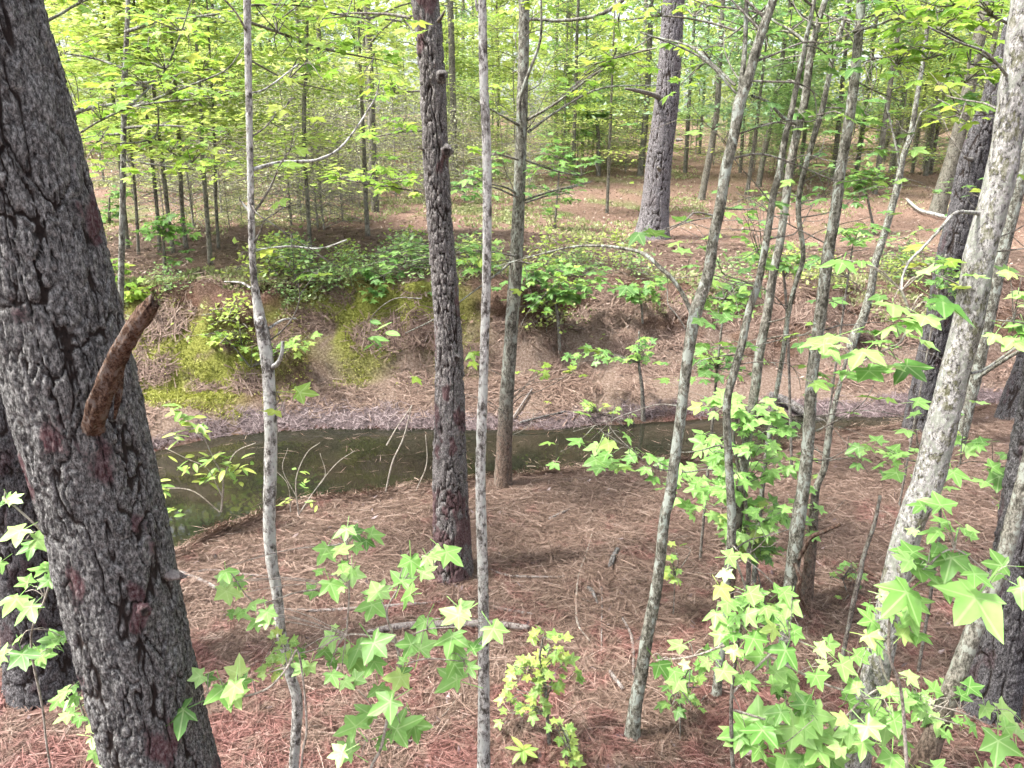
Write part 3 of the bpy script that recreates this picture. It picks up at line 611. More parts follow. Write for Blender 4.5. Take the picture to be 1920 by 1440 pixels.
tf = make_tree('sweetgum_tree', 'small forked tree clinging to the eroded far bank', 'tree',
    [(1606, 622, 17), (1618, 597, 16), (1632, 547, 15), (1640, 497, 14), (1648, 470, 14), (1658, 438, 13), (1674, 383, 13), (1686, 333, 12), (1693, 295, 11), (1708, 250, 10), (1718, 190, 9), (1730, 120, 8), (1745, 0, 7)], 10.6, 'olive_stem', rise=2, seg=12, step=.06, amp=.14,
    branches=[[(1686, 325, 5), (1683, 290, 4), (1672, 240, 4, .1), (1660, 190, 4, .1), (1650, 180, 3, .2)], [(1695, 292, 5), (1712, 255, 4, -.1), (1725, 215, 3, -.1), (1738, 205, 2, -.1)]])
tg = make_tree('sweetgum_tree', 'thin lichened stem with flaking brown base left of the white flaky tree', 'tree',
    [(1522, 1010, 20), (1530, 920, 13), (1545, 880, 12), (1552, 830, 12), (1560, 780, 10), (1575, 720, 8), (1590, 660, 5)], 4.3, 'grey_stem', rise=0, seg=12, step=.04, amp=.15)
ti = make_tree('sweetgum_tree', 'dead leafless grey sapling snapped off among straw at lower right', 'tree',
    [(1590, 1180, 8), (1600, 1130, 9), (1612, 1080, 9), (1620, 1040, 8), (1640, 980, 7), (1650, 930, 6)], 3.7, 'twig', rise=0, seg=8, step=.04, amp=.15)

def side_twigs(root, n, zlo, zhi, ln, leafn=0, mname='leaf_green', lsize=.10, m='twig', seed=0, r0=.0045):
    rr = random.Random(seed + 31); P = cat_rom(PATHS[root.name], 120); ok = [k for k in range(120) if zlo < P[k][2] < zhi]; bag = Bag(); tips = []
    for q in range(n):
        k = rr.choice(ok); a = rr.uniform(0, 6.28); d = np.array([math.cos(a), math.sin(a) * .7, rr.uniform(-.1, .8)]); L = ln * rr.uniform(.35, 1.2); c = np.array(P[k]); pts = [c]
        for w in range(5):
            d = d + np.array([rr.gauss(0, .28), rr.gauss(0, .28), rr.gauss(0, .22)]); d /= np.linalg.norm(d); c = c + d * L / 5; pts.append(c)
            if w in (1, 2, 3) and rr.random() < .65:
                e = d + np.array([rr.gauss(0, .7), rr.gauss(0, .7), rr.gauss(0, .5)]); e /= np.linalg.norm(e); t = c + e * L * rr.uniform(.15, .45); bag.tube(cat_rom(np.array([c, .5 * (c + t) + np.array([0, 0, rr.gauss(0, .02)]), t]), 5), np.linspace(r0 * .4, .001, 5), 4); tips.append((t, e))
        bag.tube(cat_rom(np.array(pts), 14), np.linspace(r0 * rr.uniform(.6, 1.2), .0012, 14), 5); tips.append((c, d))
    for q in range(leafn):
        t, e = rr.choice(tips); o = Vector((rr.gauss(0, 1), rr.gauss(0, 1), rr.gauss(0, .2))).normalized(); put_leaf(root, Vector(t) + o * lsize * .4 + Vector((0, 0, rr.gauss(0, .02))), lsize, LS[mname], o, .25, face=.05)
    finish_twigs(root, bag, m)
# ------------------------------------------------------------------ saplings with broad star leaves in the foreground
def sapling(name, label, stem, Y, m, group=None, cat='sapling', rise=0):
    P, R = trunk_path(stem, Y, rise, 0, .85); root = thing(name, label, cat, Vector(P[0]), group)
    D = cat_rom(np.column_stack([P, R]), 8 * len(P)); seedc[0] += 5
    V, F, tr, A = tube(D[:, :3], np.maximum(D[:, 3], .0015), 7, smooth_disp(.12, seedc[0]))
    link('stem', mesh_np('stem', V - np.array(root.location), F, [M[m]], True, {'tone': ('POINT', A)}, tr), root); return root, P
def twig_to(bag, spots, path_px, Y, dY=.1, tw=.0022, every=1):
    """fine twigs from the nearest listed pixel of the stem to each leaf spot"""
    for q in spots[::every]:
        a = min(path_px, key=lambda p: (p[0] - q[0]) ** 2 + (p[1] - q[1]) ** 2 * .6 + (300 if p[1] < q[1] - 30 else 0))
        A = np.array(at(a[0], a[1], Y)); B = np.array(at(q[0], q[1], Y)); mid = .5 * (A + B) + np.array([0, 0, .02])
        bag.tube(cat_rom(np.array([A, mid, B]), 6), np.linspace(tw, .0012, 6), 4)
s1p = [(95, 1440), (80, 1330), (62, 1240), (60, 1180), (85, 1120), (100, 1050), (80, 1000), (40, 960), (10, 935)]
s1, _ = sapling('sweetgum_sapling', 'small sapling with lime star leaves in front of the shadowed pine', [(a, b, 4) for a, b in s1p], 2.35, 'pale_twig')
L1 = [(63, 985, 62), (47, 1014, 58), (77, 1018, 50), (100, 1008, 42), (83, 1085, 58), (47, 1110, 60), (78, 1122, 52), (108, 1090, 52), (37, 1208, 56), (50, 1232, 62), (20, 1228, 46), (113, 1213, 56), (110, 1193, 44), (133, 1203, 42), (70, 1215, 40), (12, 925, 36), (10, 945, 36), (62, 1100, 40)]
leaves_at(s1, L1, 2.35, LS['leaf_near']); bg = Bag(); twig_to(bg, L1, s1p, 2.35); finish_twigs(s1, bg, 'pale_twig')
s2p = [(215, 1470), (195, 1420), (170, 1370), (150, 1320), (140, 1285)]
s2, _ = sapling('sweetgum_sapling', 'low sprig of leaves peeping out along the thick pine left side', [(a, b, 4) for a, b in s2p], 2.5, 'pale_twig')
L2 = [(140, 1287, 44), (118, 1302, 42), (150, 1327, 46), (160, 1380, 44), (173, 1398, 40), (187, 1417, 36), (140, 1335, 40), (152, 1300, 34), (180, 1365, 34), (170, 1330, 30), (128, 1308, 36)]
leaves_at(s2, L2, 2.5, LS['leaf_near']); bg = Bag(); twig_to(bg, L2, s2p, 2.5); finish_twigs(s2, bg, 'pale_twig')
s3p = [(690, 1480), (715, 1400), (732, 1320), (748, 1250), (742, 1205), (712, 1195), (725, 1150), (745, 1105), (650, 1190), (655, 1100), (650, 1020), (800, 1180), (860, 1175), (870, 1240), (700, 1330), (690, 1390)]
s3, _ = sapling('sweetgum_sapling', 'broad sapling of pale lime star leaves below the middle pine', [(690, 1480, 6), (715, 1400, 6), (732, 1320, 6), (748, 1250, 5), (742, 1205, 5), (725, 1150, 4), (745, 1105, 3)], 2.28, 'pale_twig')
L3 = [(423, 1063, 44), (420, 1092, 48), (450, 1087, 48), (463, 1110, 42), (437, 1160, 42), (457, 1143, 40), (480, 1153, 40), (497, 1133, 44), (620, 1013, 52), (617, 1040, 50), (613, 1080, 52), (600, 1103, 44), (653, 980, 46), (677, 1003, 52), (647, 1003, 44), (660, 1057, 48), (642, 1055, 40), (647, 1080, 40), (768, 1032, 54), (820, 1023, 56), (803, 1048, 52), (777, 1085, 62), (783, 1115, 58), (703, 1113, 74), (727, 1110, 54), (850, 1130, 52), (807, 1150, 52), (827, 1160, 52), (857, 1173, 82), (880, 1143, 66), (913, 1163, 72),
      (687, 1187, 70), (657, 1207, 74), (647, 1227, 68), (690, 1227, 54), (640, 1185, 44), (790, 1207, 52), (783, 1240, 72), (740, 1257, 60), (760, 1250, 54), (843, 1227, 50), (880, 1233, 56), (870, 1253, 34), (883, 1287, 76), (755, 1303, 82), (710, 1330, 66), (770, 1337, 66), (750, 1357, 56), (680, 1380, 70), (720, 1380, 70), (677, 1420, 76), (660, 1403, 46), (567, 1217, 44), (600, 1213, 50), (627, 1230, 52), (617, 1253, 48), (585, 1235, 44), (640, 1268, 40), (655, 1285, 40)]
leaves_at(s3, L3, 2.28, LS['leaf_near'], dY=.18); bg = Bag(); twig_to(bg, L3, s3p, 2.28, every=1)
for pl_ in ([(742, 1205), (712, 1195), (650, 1190), (600, 1215), (560, 1225)], [(650, 1190), (655, 1100), (650, 1020), (655, 985)], [(742, 1205), (800, 1180), (860, 1175), (910, 1165)], [(748, 1250), (800, 1235), (870, 1240)], [(655, 1100), (560, 1110), (480, 1130), (430, 1070)]):
    bg.tube(cat_rom(np.array([tuple(at(a, b, 2.28)) for a, b in pl_]), 14), np.linspace(.0035, .002, 14), 5)
finish_twigs(s3, bg, 'pale_twig')
s4p = [(560, 1225), (540, 1250), (510, 1285), (480, 1300), (450, 1305), (420, 1290), (390, 1300)]
s4, _ = sapling('sweetgum_sapling', 'sprig with large pale star leaf hanging beside the thick pine foot', [(566, 1470, 4), (575, 1360, 4)] + [(a, b, 4) for a, b in s4p], 2.15, 'pale_twig')
L4 = [(373, 1320, 84), (410, 1275, 76), (445, 1265, 66), (470, 1272, 54), (425, 1290, 50), (392, 1262, 46)]
leaves_at(s4, L4, 2.15, LS['leaf_near'], dY=.05); bg = Bag(); twig_to(bg, L4, s4p, 2.15); 
cluster(s4, bg, (540, 1250), 2.15, (500, 1240, 32, 34), 26, 24, 2.4, LS['leaf_yellow'], .1, .4); finish_twigs(s4, bg, 'pale_twig')
s5, _ = sapling('sweetgum_sapling', 'knee high sapling dense with small yellow green leaves', [(1030, 1405, 8), (1026, 1340, 7), (1022, 1280, 6), (1012, 1235, 5), (1018, 1198, 3)], ground_hit(1030, 1405).y, 'twig')
Y5 = ground_hit(1030, 1405).y; bg = Bag()
for c, n in (((1017, 1195, 22, 12), 12), ((1034, 1224, 20, 14), 12), ((1055, 1246, 18, 16), 12), ((975, 1248, 20, 14), 12), ((1006, 1260, 24, 16), 16), ((1048, 1278, 22, 18), 14), ((966, 1278, 14, 14), 8), ((1005, 1302, 20, 12), 8), ((975, 1333, 26, 14), 14), ((942, 1326, 12, 14), 8), ((1002, 1334, 16, 10), 8), ((950, 1354, 8, 8), 3)):
    cluster(s5, bg, (1022, min(1340, max(1215, c[1] + 25))), Y5, c, int(n * .8), 22, Y5, LS['leaf_yellow'], .12, .35, .35, 3, .0025)
finish_twigs(s5, bg)
s6, _ = sapling('seedling', 'trailing seedling of bright yellow leaves near the frame bottom', [(1068, 1450, 4), (1072, 1420, 4), (1060, 1380, 3), (1046, 1355, 2)], 2.95, 'twig', cat='seedling')
bg = Bag()
for c, n in (((1048, 1362, 10, 10), 6), ((1062, 1388, 14, 12), 9), ((1072, 1412, 12, 12), 9), ((1066, 1430, 12, 8), 7)): cluster(s6, bg, (1062, c[1] + 8), 2.95, c, n, 20, 2.95, LS['leaf_yellow'], .05, .35, .35, 2, .002)
finish_twigs(s6, bg)
s7, _ = sapling('seedling', 'tiny seedling with a rosette of long pale leaves on the straw', [(982, 1440, 4), (981, 1408, 3)], ground_hit(982, 1440).y, 'twig', cat='seedling')
for k in range(7):
    a = k * .9 + .3; o = put_leaf(s7, at(981, 1408, ground_hit(982, 1440).y), .085, LL['leaf_yellow'], Vector((math.cos(a), math.sin(a), .5)), .2)
# middle right sapling mass
s8, _ = sapling('sweetgum_sapling', 'leafy sapling mass in front of the creek among the slim trunks', [(1400, 1130, 9), (1404, 1040, 9), (1400, 960, 8), (1385, 880, 7), (1375, 820, 6), (1390, 750, 4)], 4.0, 'twig')
bg = Bag()
armp = [(1385, 890), (1330, 880), (1280, 885), (1230, 865), (1180, 840), (1140, 815)]
bg.tube(cat_rom(np.array([tuple(at(a, b, 4.0)) for a, b in armp]), 16), np.linspace(.006, .002, 16), 5)
LA = [(1140, 818, 46), (1118, 848, 40), (1165, 812, 38), (1128, 825, 44), (1190, 848, 42), (1150, 850, 44), (1215, 872, 40), (1235, 862, 44), (1180, 872, 40), (1205, 850, 36), (1250, 897, 40), (1262, 862, 38), (1240, 916, 42), (1280, 880, 38), (1225, 890, 36), (1290, 900, 36), (1265, 930, 34)]
leaves_at(s8, LA, 4.0, LS['leaf_near'], face=.3); twig_to(bg, LA, armp, 4.0)
for c, n in (((1390, 755, 62, 26), 28), ((1430, 800, 66, 34), 32), ((1345, 880, 64, 38), 30), ((1440, 880, 64, 44), 30), ((1330, 935, 62, 40), 30), ((1425, 965, 64, 44), 30), ((1500, 960, 40, 40), 18), ((1310, 830, 36, 20), 12)):
    cluster(s8, bg, (1392, min(1040, c[1] + 30)), 4.0, c, n, 33, 4.0, LS['leaf_near'], .35, .3, .26, 5, .003)
finish_twigs(s8, bg)
# lower right sapling
s9, _ = sapling('sweetgum_sapling', 'spreading lower right sapling with a bright bunch of star leaves', [(1375, 1480, 8), (1372, 1400, 8), (1372, 1300, 7), (1385, 1200, 6), (1400, 1120, 5), (1380, 1050, 4)], 2.55, 'twig')
bg = Bag(); s9p = [(1372, 1300), (1385, 1200), (1400, 1120), (1380, 1060), (1300, 1230), (1240, 1235), (1440, 1230), (1480, 1200), (1540, 1250), (1600, 1290), (1530, 1320), (1480, 1360), (1660, 1330), (1620, 1380), (1720, 1310), (1800, 1330)]
L9 = [(1370, 1035, 46), (1352, 1045, 40), (1365, 1062, 44), (1390, 1106, 46), (1342, 1090, 40), (1420, 1105, 48), (1450, 1120, 44), (1485, 1115, 60), (1390, 1140, 46), (1452, 1155, 48), (1472, 1160, 44), (1430, 1130, 44), (1365, 1115, 40), (1345, 1140, 40), (1400, 1182, 58), (1372, 1185, 44), (1462, 1180, 44), (1480, 1202, 52), (1520, 1212, 48), (1440, 1190, 40), (1290, 1205, 44), (1222, 1230, 50), (1260, 1245, 44), (1310, 1236, 44), (1345, 1243, 52), (1390, 1210, 50), (1432, 1215, 56), (1388, 1256, 54), (1440, 1262, 56), (1490, 1267, 52), (1560, 1232, 50), (1590, 1222, 46), (1280, 1265, 44), (1325, 1220, 36), (1470, 1240, 46), (1520, 1250, 46), (1435, 1287, 56), (1470, 1302, 48), (1625, 1215, 44), (1540, 1205, 40),
      (1400, 1372, 92), (1425, 1400, 84), (1462, 1340, 80), (1500, 1332, 76), (1482, 1378, 92), (1532, 1352, 78), (1542, 1392, 80), (1512, 1412, 90), (1460, 1395, 74), (1522, 1308, 66), (1440, 1350, 66), (1560, 1370, 60), (1495, 1430, 80), (1540, 1428, 76), (1470, 1320, 60),
      (1580, 1322, 54), (1622, 1302, 56), (1640, 1342, 60), (1682, 1362, 74), (1640, 1392, 64), (1600, 1382, 60), (1672, 1402, 64), (1700, 1432, 66), (1610, 1345, 54), (1690, 1272, 46), (1712, 1290, 46), (1752, 1330, 56), (1772, 1300, 50), (1790, 1342, 54), (1800, 1290, 46), (1842, 1312, 46), (1730, 1320, 46), (1770, 1345, 44), (1650, 1285, 44), (1810, 1365, 40)]
leaves_at(s9, L9, 2.55, LS['leaf_near'], dY=.16, extra=.45); twig_to(bg, L9, s9p, 2.55)
for pl_ in ([(1385, 1200), (1300, 1230), (1230, 1238)], [(1372, 1300), (1440, 1230), (1480, 1200), (1520, 1210)], [(1440, 1230), (1540, 1280), (1600, 1300), (1660, 1330), (1690, 1365)], [(1372, 1330), (1480, 1360), (1530, 1350)], [(1540, 1400), (1580, 1350), (1625, 1305), (1660, 1285)], [(1640, 1200), (1670, 1290), (1720, 1315), (1800, 1335), (1880, 1370)]):
    bg.tube(cat_rom(np.array([tuple(at(a, b, 2.55)) for a, b in pl_]), 14), np.linspace(.006, .0025, 14), 5)
for c, n, z in (((1480, 1375, 80, 44), 10, 62), ((1640, 1350, 60, 44), 8, 48), ((1420, 1200, 80, 50), 10, 40), ((1750, 1320, 60, 24), 5, 42)): cluster(s9, bg, (c[0] - 20, c[1] + 20), 2.55, c, n, z, 2.5, LS['leaf_near'], .12, .45, .3, 6, .0025)
finish_twigs(s9, bg, 'pale_twig')
s10p = [(1700, 1440), (1690, 1300), (1668, 1230), (1670, 1150), (1690, 1110), (1740, 1060), (1790, 1030), (1860, 1080)]
s10, _ = sapling('sweetgum_sapling', 'sapling with the largest nearest leaves against the white flaky trunk', [(1705, 1480, 8)] + [(a, b, 7 - .6 * k) for k, (a, b) in enumerate(s10p)], 2.3, 'pale_twig')
L10 = [(1640, 1112, 48), (1692, 1116, 52), (1670, 1142, 52), (1722, 1150, 54), (1650, 1162, 48), (1610, 1190, 54), (1682, 1200, 54), (1692, 1178, 50), (1702, 1140, 44), (1655, 1195, 42), (1630, 1130, 38), (1690, 1045, 92), (1742, 1040, 80), (1790, 1018, 90), (1802, 1060, 84), (1850, 1095, 128), (1752, 985, 44), (1770, 968, 56), (1892, 1090, 70), (1905, 1062, 64), (1725, 1060, 60), (1765, 1075, 60), (1780, 1000, 60), (1800, 985, 40), (1870, 1360, 84), (1902, 1392, 104), (1880, 1422, 92), (1862, 1335, 60), (1910, 1350, 70), (1745, 1010, 44)]
leaves_at(s10, L10, 2.3, LS['leaf_near'], dY=.1); bg = Bag(); twig_to(bg, L10, s10p + [(1870, 1330), (1890, 1400)], 2.3); finish_twigs(s10, bg, 'pale_twig')
s11p = [(1560, 740), (1600, 690), (1650, 660), (1690, 640), (1705, 590), (1690, 545)]
s11 = thing('sweetgum_branch', 'drooping twig of big soft lime leaves hanging from the white flaky tree', 'branch', at(1692, 520, 2.6))
L11 = [(1590, 627, 96), (1673, 570, 88), (1732, 553, 86), (1713, 588, 64), (1633, 653, 88), (1613, 683, 84), (1643, 683, 64), (1557, 708, 86), (1587, 700, 64), (1707, 633, 74), (1680, 673, 64), (1582, 486, 66), (1770, 503, 70), (1727, 523, 48), (1660, 600, 60), (1690, 610, 60), (1655, 640, 54), (1560, 640, 44), (1622, 622, 60), (1745, 570, 46), (1600, 490, 40)]
leaves_at(s11, L11, 2.1, LS['leaf_near'], face=.12, tilt=.22, dY=.12); bg = Bag(); twig_to(bg, L11, s11p, 2.15)
bg.tube(cat_rom(np.array([tuple(at(a, b, 2.15)) for a, b in s11p[::-1]] ), 16), np.linspace(.004, .002, 16), 5)
bg.tube(cat_rom(np.array([tuple(at(1692, 520, 2.6)), tuple(at(1691, 535, 2.4)), tuple(at(1690, 545, 2.15))]), 8), np.linspace(.004, .004, 8), 5)
finish_twigs(s11, bg, 'pale_twig')
s12, _ = sapling('sweetgum_sapling', 'sapling with mid green leaves between the white flaky tree and dark pine', [(1760, 1010, 6), (1755, 930, 5), (1740, 870, 4), (1720, 830, 3)], 3.6, 'twig')
L12 = [(1713, 808, 42), (1703, 757, 40), (1653, 843, 50), (1683, 850, 48), (1713, 852, 48), (1697, 880, 52), (1665, 868, 36), (1780, 873, 50), (1800, 853, 44), (1830, 850, 44), (1813, 827, 44), (1813, 753, 44), (1860, 830, 40), (1873, 877, 52), (1907, 883, 52), (1890, 850, 40), (1850, 880, 36), (1740, 905, 40), (1770, 920, 36), (1726, 780, 34), (1870, 940, 36), (1640, 845, 36)]
leaves_at(s12, L12, 3.6, LS['leaf_near'], face=.3); bg = Bag(); twig_to(bg, L12, [(1755, 930), (1740, 870), (1720, 830), (1690, 860), (1800, 870), (1860, 870), (1715, 770), (1810, 780)], 3.6)
for pl_ in ([(1755, 930), (1800, 870), (1860, 870), (1910, 885)], [(1740, 870), (1690, 860), (1645, 845)], [(1720, 830), (1715, 770)], [(1800, 870), (1810, 760)]): bg.tube(cat_rom(np.array([tuple(at(a, b, 3.6)) for a, b in pl_]), 10), np.linspace(.004, .002, 10), 4)
finish_twigs(s12, bg)
s13 = thing('sweetgum_branch', 'leaf spray reaching in from the right frame edge over the bank', 'branch', at(1990, 640, 3.0))
L13 = [(1913, 573, 66), (1880, 610, 86), (1900, 622, 70), (1915, 600, 60), (1895, 640, 50), (1868, 625, 44), (1915, 520, 50), (1890, 505, 40), (1910, 548, 44)]
leaves_at(s13, L13, 2.6, LS['leaf_near'], face=.12, tilt=.22); bg = Bag(); twig_to(bg, L13, [(1990, 640), (1935, 610), (1900, 600)], 2.6)
bg.tube(cat_rom(np.array([tuple(at(1990, 640, 3.0)), tuple(at(1935, 610, 2.6)), tuple(at(1870, 600, 2.6))]), 10), np.linspace(.006, .002, 10), 5); finish_twigs(s13, bg)

side_twigs(ta, 16, 1.2, 4.3, .55, 46, 'leaf_green', .10, seed=1); side_twigs(tb, 18, 1.2, 4.2, .6, 40, 'leaf_green', .09, seed=2); side_twigs(tc, 20, 1.0, 4.6, .7, 60, 'leaf_green', .10, seed=3)
side_twigs(td, 16, .8, 4.3, .55, 40, 'leaf_green', .09, seed=4); side_twigs(te, 14, .8, 4.6, .6, 46, 'leaf_green', .10, seed=5); side_twigs(tf, 16, 1.2, 5, 1.1, 60, 'leaf_green', .11, seed=6)
side_twigs(t5, 20, .3, 4.8, .9, 70, 'leaf_lime', .11, seed=7); side_twigs(tg, 8, .5, 1.8, .4, 10, 'leaf_green', .08, seed=8); side_twigs(t10, 10, .5, 4.5, .8, 20, 'leaf_green', .1, seed=9)
side_twigs(t8, 8, 2.2, 4, .4, 14, 'leaf_lime', .09, seed=10); side_twigs(t6, 7, 1.7, 3.8, .4, 12, 'leaf_lime', .09, seed=11); side_twigs(t9, 8, 2.5, 5, .7, 10, 'leaf_lime', .1, seed=12); side_twigs(t11, 10, 3, 7, 1.4, 30, 'leaf_green', .14, seed=13)
# ------------------------------------------------------------------ leafy boughs across the top
def bough(label, boughs, Y, clusters, spx, meshes, m='twig', name='maple_tree', stem=None, face=.05, tilt=.22, dep=.5, twigs=5, tw=.0035):
    """boughs: pixel polylines (px,py,w[,dY]); clusters: (ellipse, n)"""
    if stem:
        root = make_tree(name, label, 'tree', stem, Y, m, rise=3, seg=12, step=.06, amp=.13)
    else:
        root = thing(name, label, 'branch', at(boughs[0][0][0], boughs[0][0][1], Y))
    for b in boughs: branch(root, b, Y, m)
    pts = [(p[0], p[1], Y + (p[3] if len(p) > 3 else 0)) for b in boughs for p in b]; bag = Bag()
    for c, n in clusters:
        a = min(pts, key=lambda p: (p[0] - c[0]) ** 2 + 2 * (p[1] - c[1]) ** 2)
        cluster(root, bag, a, a[2], c, n, spx, a[2], meshes, dep, face, tilt, twigs, tw)
    finish_twigs(root, bag, m if m in ('twig', 'pale_twig') else 'twig'); return root
bough('maple reaching lime leafed boughs out from behind the thick pine', 
      [[(100, 240, 9), (150, 208, 8), (205, 197, 7), (245, 196, 6), (275, 192, 6, -.1), (310, 178, 5, -.2), (370, 155, 4, -.3), (425, 130, 3, -.3), (455, 90, 2, -.3)], [(245, 196, 5), (280, 165, 4, .2), (310, 130, 4, .3), (340, 60, 3, .3), (358, 0, 2, .3)], [(140, 255, 4), (190, 225, 4, -.2), (250, 200, 4, -.2), (320, 190, 4, -.3), (380, 185, 3, -.3), (440, 175, 2, -.3)], [(296, 200, 4, -.1), (297, 235, 4, -.1), (288, 258, 4, -.1), (250, 268, 3, -.2), (180, 270, 2, -.3)], [(288, 258, 3, -.1), (320, 285, 3, 0), (360, 305, 2, .1)], [(75, 45, 8), (110, 28, 6, .1), (150, 5, 5, .2), (200, -15, 4, .2)]],
      4.6, [((150, 25, 70, 28), 14), ((250, 50, 70, 30), 12), ((340, 70, 80, 30), 12), ((200, 90, 80, 30), 14), ((310, 120, 90, 24), 14), ((230, 150, 80, 26), 18), ((330, 165, 90, 22), 20), ((400, 170, 60, 24), 14), ((180, 215, 50, 24), 14), ((260, 220, 80, 18), 18), ((360, 205, 70, 18), 16), ((190, 275, 60, 22), 18), ((290, 280, 70, 18), 18), ((370, 290, 60, 18), 14), ((170, 320, 34, 20), 8), ((105, 130, 20, 18), 6)], 34, LS['leaf_lime'],
      'grey_stem', stem=[(40, 1000, 20), (45, 800, 20), (50, 500, 20), (60, 240, 19), (66, 0, 18)])
bough('second maple further back filling the upper left with lime sprays', [[(235, 60, 7), (300, 40, 5, -.3), (380, 30, 4, -.4), (440, 20, 3, -.5)], [(235, 130, 6), (180, 110, 4, .2), (120, 100, 3, .3)], [(234, 160, 6), (300, 150, 4, .1), (380, 130, 3, .2), (440, 140, 2, .2)], [(232, 240, 6), (300, 235, 4, -.2), (370, 240, 3, -.3), (430, 250, 2, -.3)], [(232, 250, 5), (180, 255, 4, .2), (140, 262, 3, .2)], [(231, 300, 4), (300, 310, 3), (380, 320, 2)]], 7.4,
      [((160, 60, 60, 20), 16), ((280, 30, 80, 18), 22), ((390, 40, 60, 18), 18), ((150, 110, 60, 16), 16), ((300, 90, 90, 18), 22), ((410, 100, 50, 18), 16), ((200, 180, 60, 12), 16), ((350, 140, 80, 14), 22), ((420, 160, 40, 12), 12), ((330, 240, 90, 12), 26), ((410, 255, 50, 12), 16), ((170, 250, 40, 12), 14), ((330, 315, 70, 12), 22), ((230, 330, 60, 12), 16), ((420, 300, 40, 12), 12)], 24, LS['leaf_lime'], 'grey_stem', stem=[(228, 480, 11), (230, 380, 11), (232, 240, 10), (236, 100, 9), (240, -30, 8)])
bough('high lime boughs of the thin crooked sapling spreading over the creek', [[(463, 40, 6), (520, 60, 5, .4), (600, 90, 4, .6), (700, 110, 3, .8)], [(464, 110, 4), (540, 150, 3, .3), (620, 170, 2, .5)], [(462, 10, 5), (560, 10, 4, .3), (650, 30, 3, .5), (760, 40, 2, .7)]], 3.4,
      [((560, 30, 70, 24), 10), ((650, 40, 70, 24), 12), ((740, 60, 44, 26), 10), ((540, 90, 60, 20), 10), ((640, 110, 60, 24), 12), ((710, 130, 50, 20), 10), ((570, 160, 60, 18), 10), ((510, 40, 30, 24), 6)], 42, LS['leaf_lime'], name='sweetgum_branch')
bough('flat lime leaf sprays crossing between the crooked sapling and the middle pine', [[(790, 360, 4), (740, 352, 3, -.1), (690, 345, 3, -.2), (640, 335, 2, -.2)], [(800, 170, 4, .1), (740, 175, 3), (690, 190, 2, -.1)], [(810, 245, 4, .1), (750, 248, 3), (690, 260, 2)]], 5.6,
      [((700, 320, 60, 14), 18), ((760, 345, 36, 14), 14), ((660, 345, 50, 16), 14), ((740, 370, 50, 12), 14), ((740, 165, 40, 16), 14), ((690, 190, 40, 14), 10), ((750, 240, 44, 12), 12), ((690, 262, 34, 10), 8)], 29, LS['leaf_lime'], name='maple_branch')
bough('green sprays growing either side of the water edge tree', [[(972, 300, 4), (930, 290, 3, -.2), (880, 300, 2, -.3)], [(985, 300, 4), (1040, 320, 3, .2), (1090, 330, 2, .3)], [(970, 370, 4), (920, 350, 3, -.2), (860, 350, 2, -.3)], [(985, 380, 4), (1040, 362, 3, .1), (1110, 340, 2, .3)], [(965, 480, 4), (900, 470, 3, -.2), (850, 478, 2, -.3)], [(970, 490, 4), (1020, 500, 3), (1090, 520, 2)]], 6.0,
      [((890, 330, 44, 16), 14), ((930, 320, 40, 14), 12), ((1040, 330, 50, 18), 16), ((1090, 315, 40, 16), 12), ((880, 365, 50, 14), 16), ((1040, 372, 50, 16), 16), ((870, 470, 50, 16), 16), ((920, 490, 40, 18), 14), ((1050, 500, 50, 24), 18), ((1110, 515, 44, 18), 14), ((900, 520, 50, 20), 14), ((740, 480, 60, 14), 14), ((700, 510, 50, 16), 12)], 26, LS['leaf_green'], name='sweetgum_branch')
bough('yellow green boughs overhanging the big mauve pine', [[(1330, 110, 6), (1290, 85, 5, .1), (1230, 90, 4, .3), (1150, 110, 3, .5)], [(1390, 60, 5), (1320, 40, 4, .1), (1240, 30, 3, .2), (1160, 40, 2, .3)], [(1300, 30, 4), (1330, 10, 3), (1380, -10, 2)]], 4.4,
      [((1140, 105, 60, 20), 14), ((1200, 140, 60, 16), 14), ((1260, 150, 50, 16), 14), ((1150, 45, 60, 24), 12), ((1240, 45, 50, 20), 12), ((1300, 20, 40, 20), 10), ((1090, 150, 50, 20), 12), ((1060, 195, 50, 16), 10), ((1310, 110, 40, 22), 10)], 31, LS['leaf_lime'], name='sweetgum_branch')
bough('bright green boughs filling the upper right corner', [[(1905, 150, 8), (1870, 120, 6, .1), (1815, 85, 5, .1), (1760, 55, 4, .2), (1700, 40, 3, .3)], [(1820, 85, 5, .1), (1818, 120, 3, .1), (1810, 155, 2, .1)], [(1920, 60, 6), (1860, 30, 5), (1790, 10, 4, .1)], [(1815, 85, 4, .1), (1740, 110, 3, .2), (1680, 120, 2, .3)], [(1900, 200, 5), (1850, 215, 3, -.1), (1800, 215, 2, -.2)]], 3.3,
      [((1700, 40, 70, 24), 16), ((1780, 50, 70, 24), 18), ((1860, 50, 60, 26), 16), ((1680, 90, 70, 22), 16), ((1760, 100, 70, 20), 18), ((1840, 110, 60, 22), 16), ((1720, 150, 60, 16), 14), ((1800, 160, 60, 16), 16), ((1640, 60, 44, 24), 10), ((1830, 210, 50, 16), 12), ((1780, 220, 40, 12), 8), ((1640, 15, 60, 18), 10), ((1740, 10, 60, 16), 10), ((1860, 10, 50, 16), 10)], 40, LS['leaf_lime'], name='sweetgum_branch')
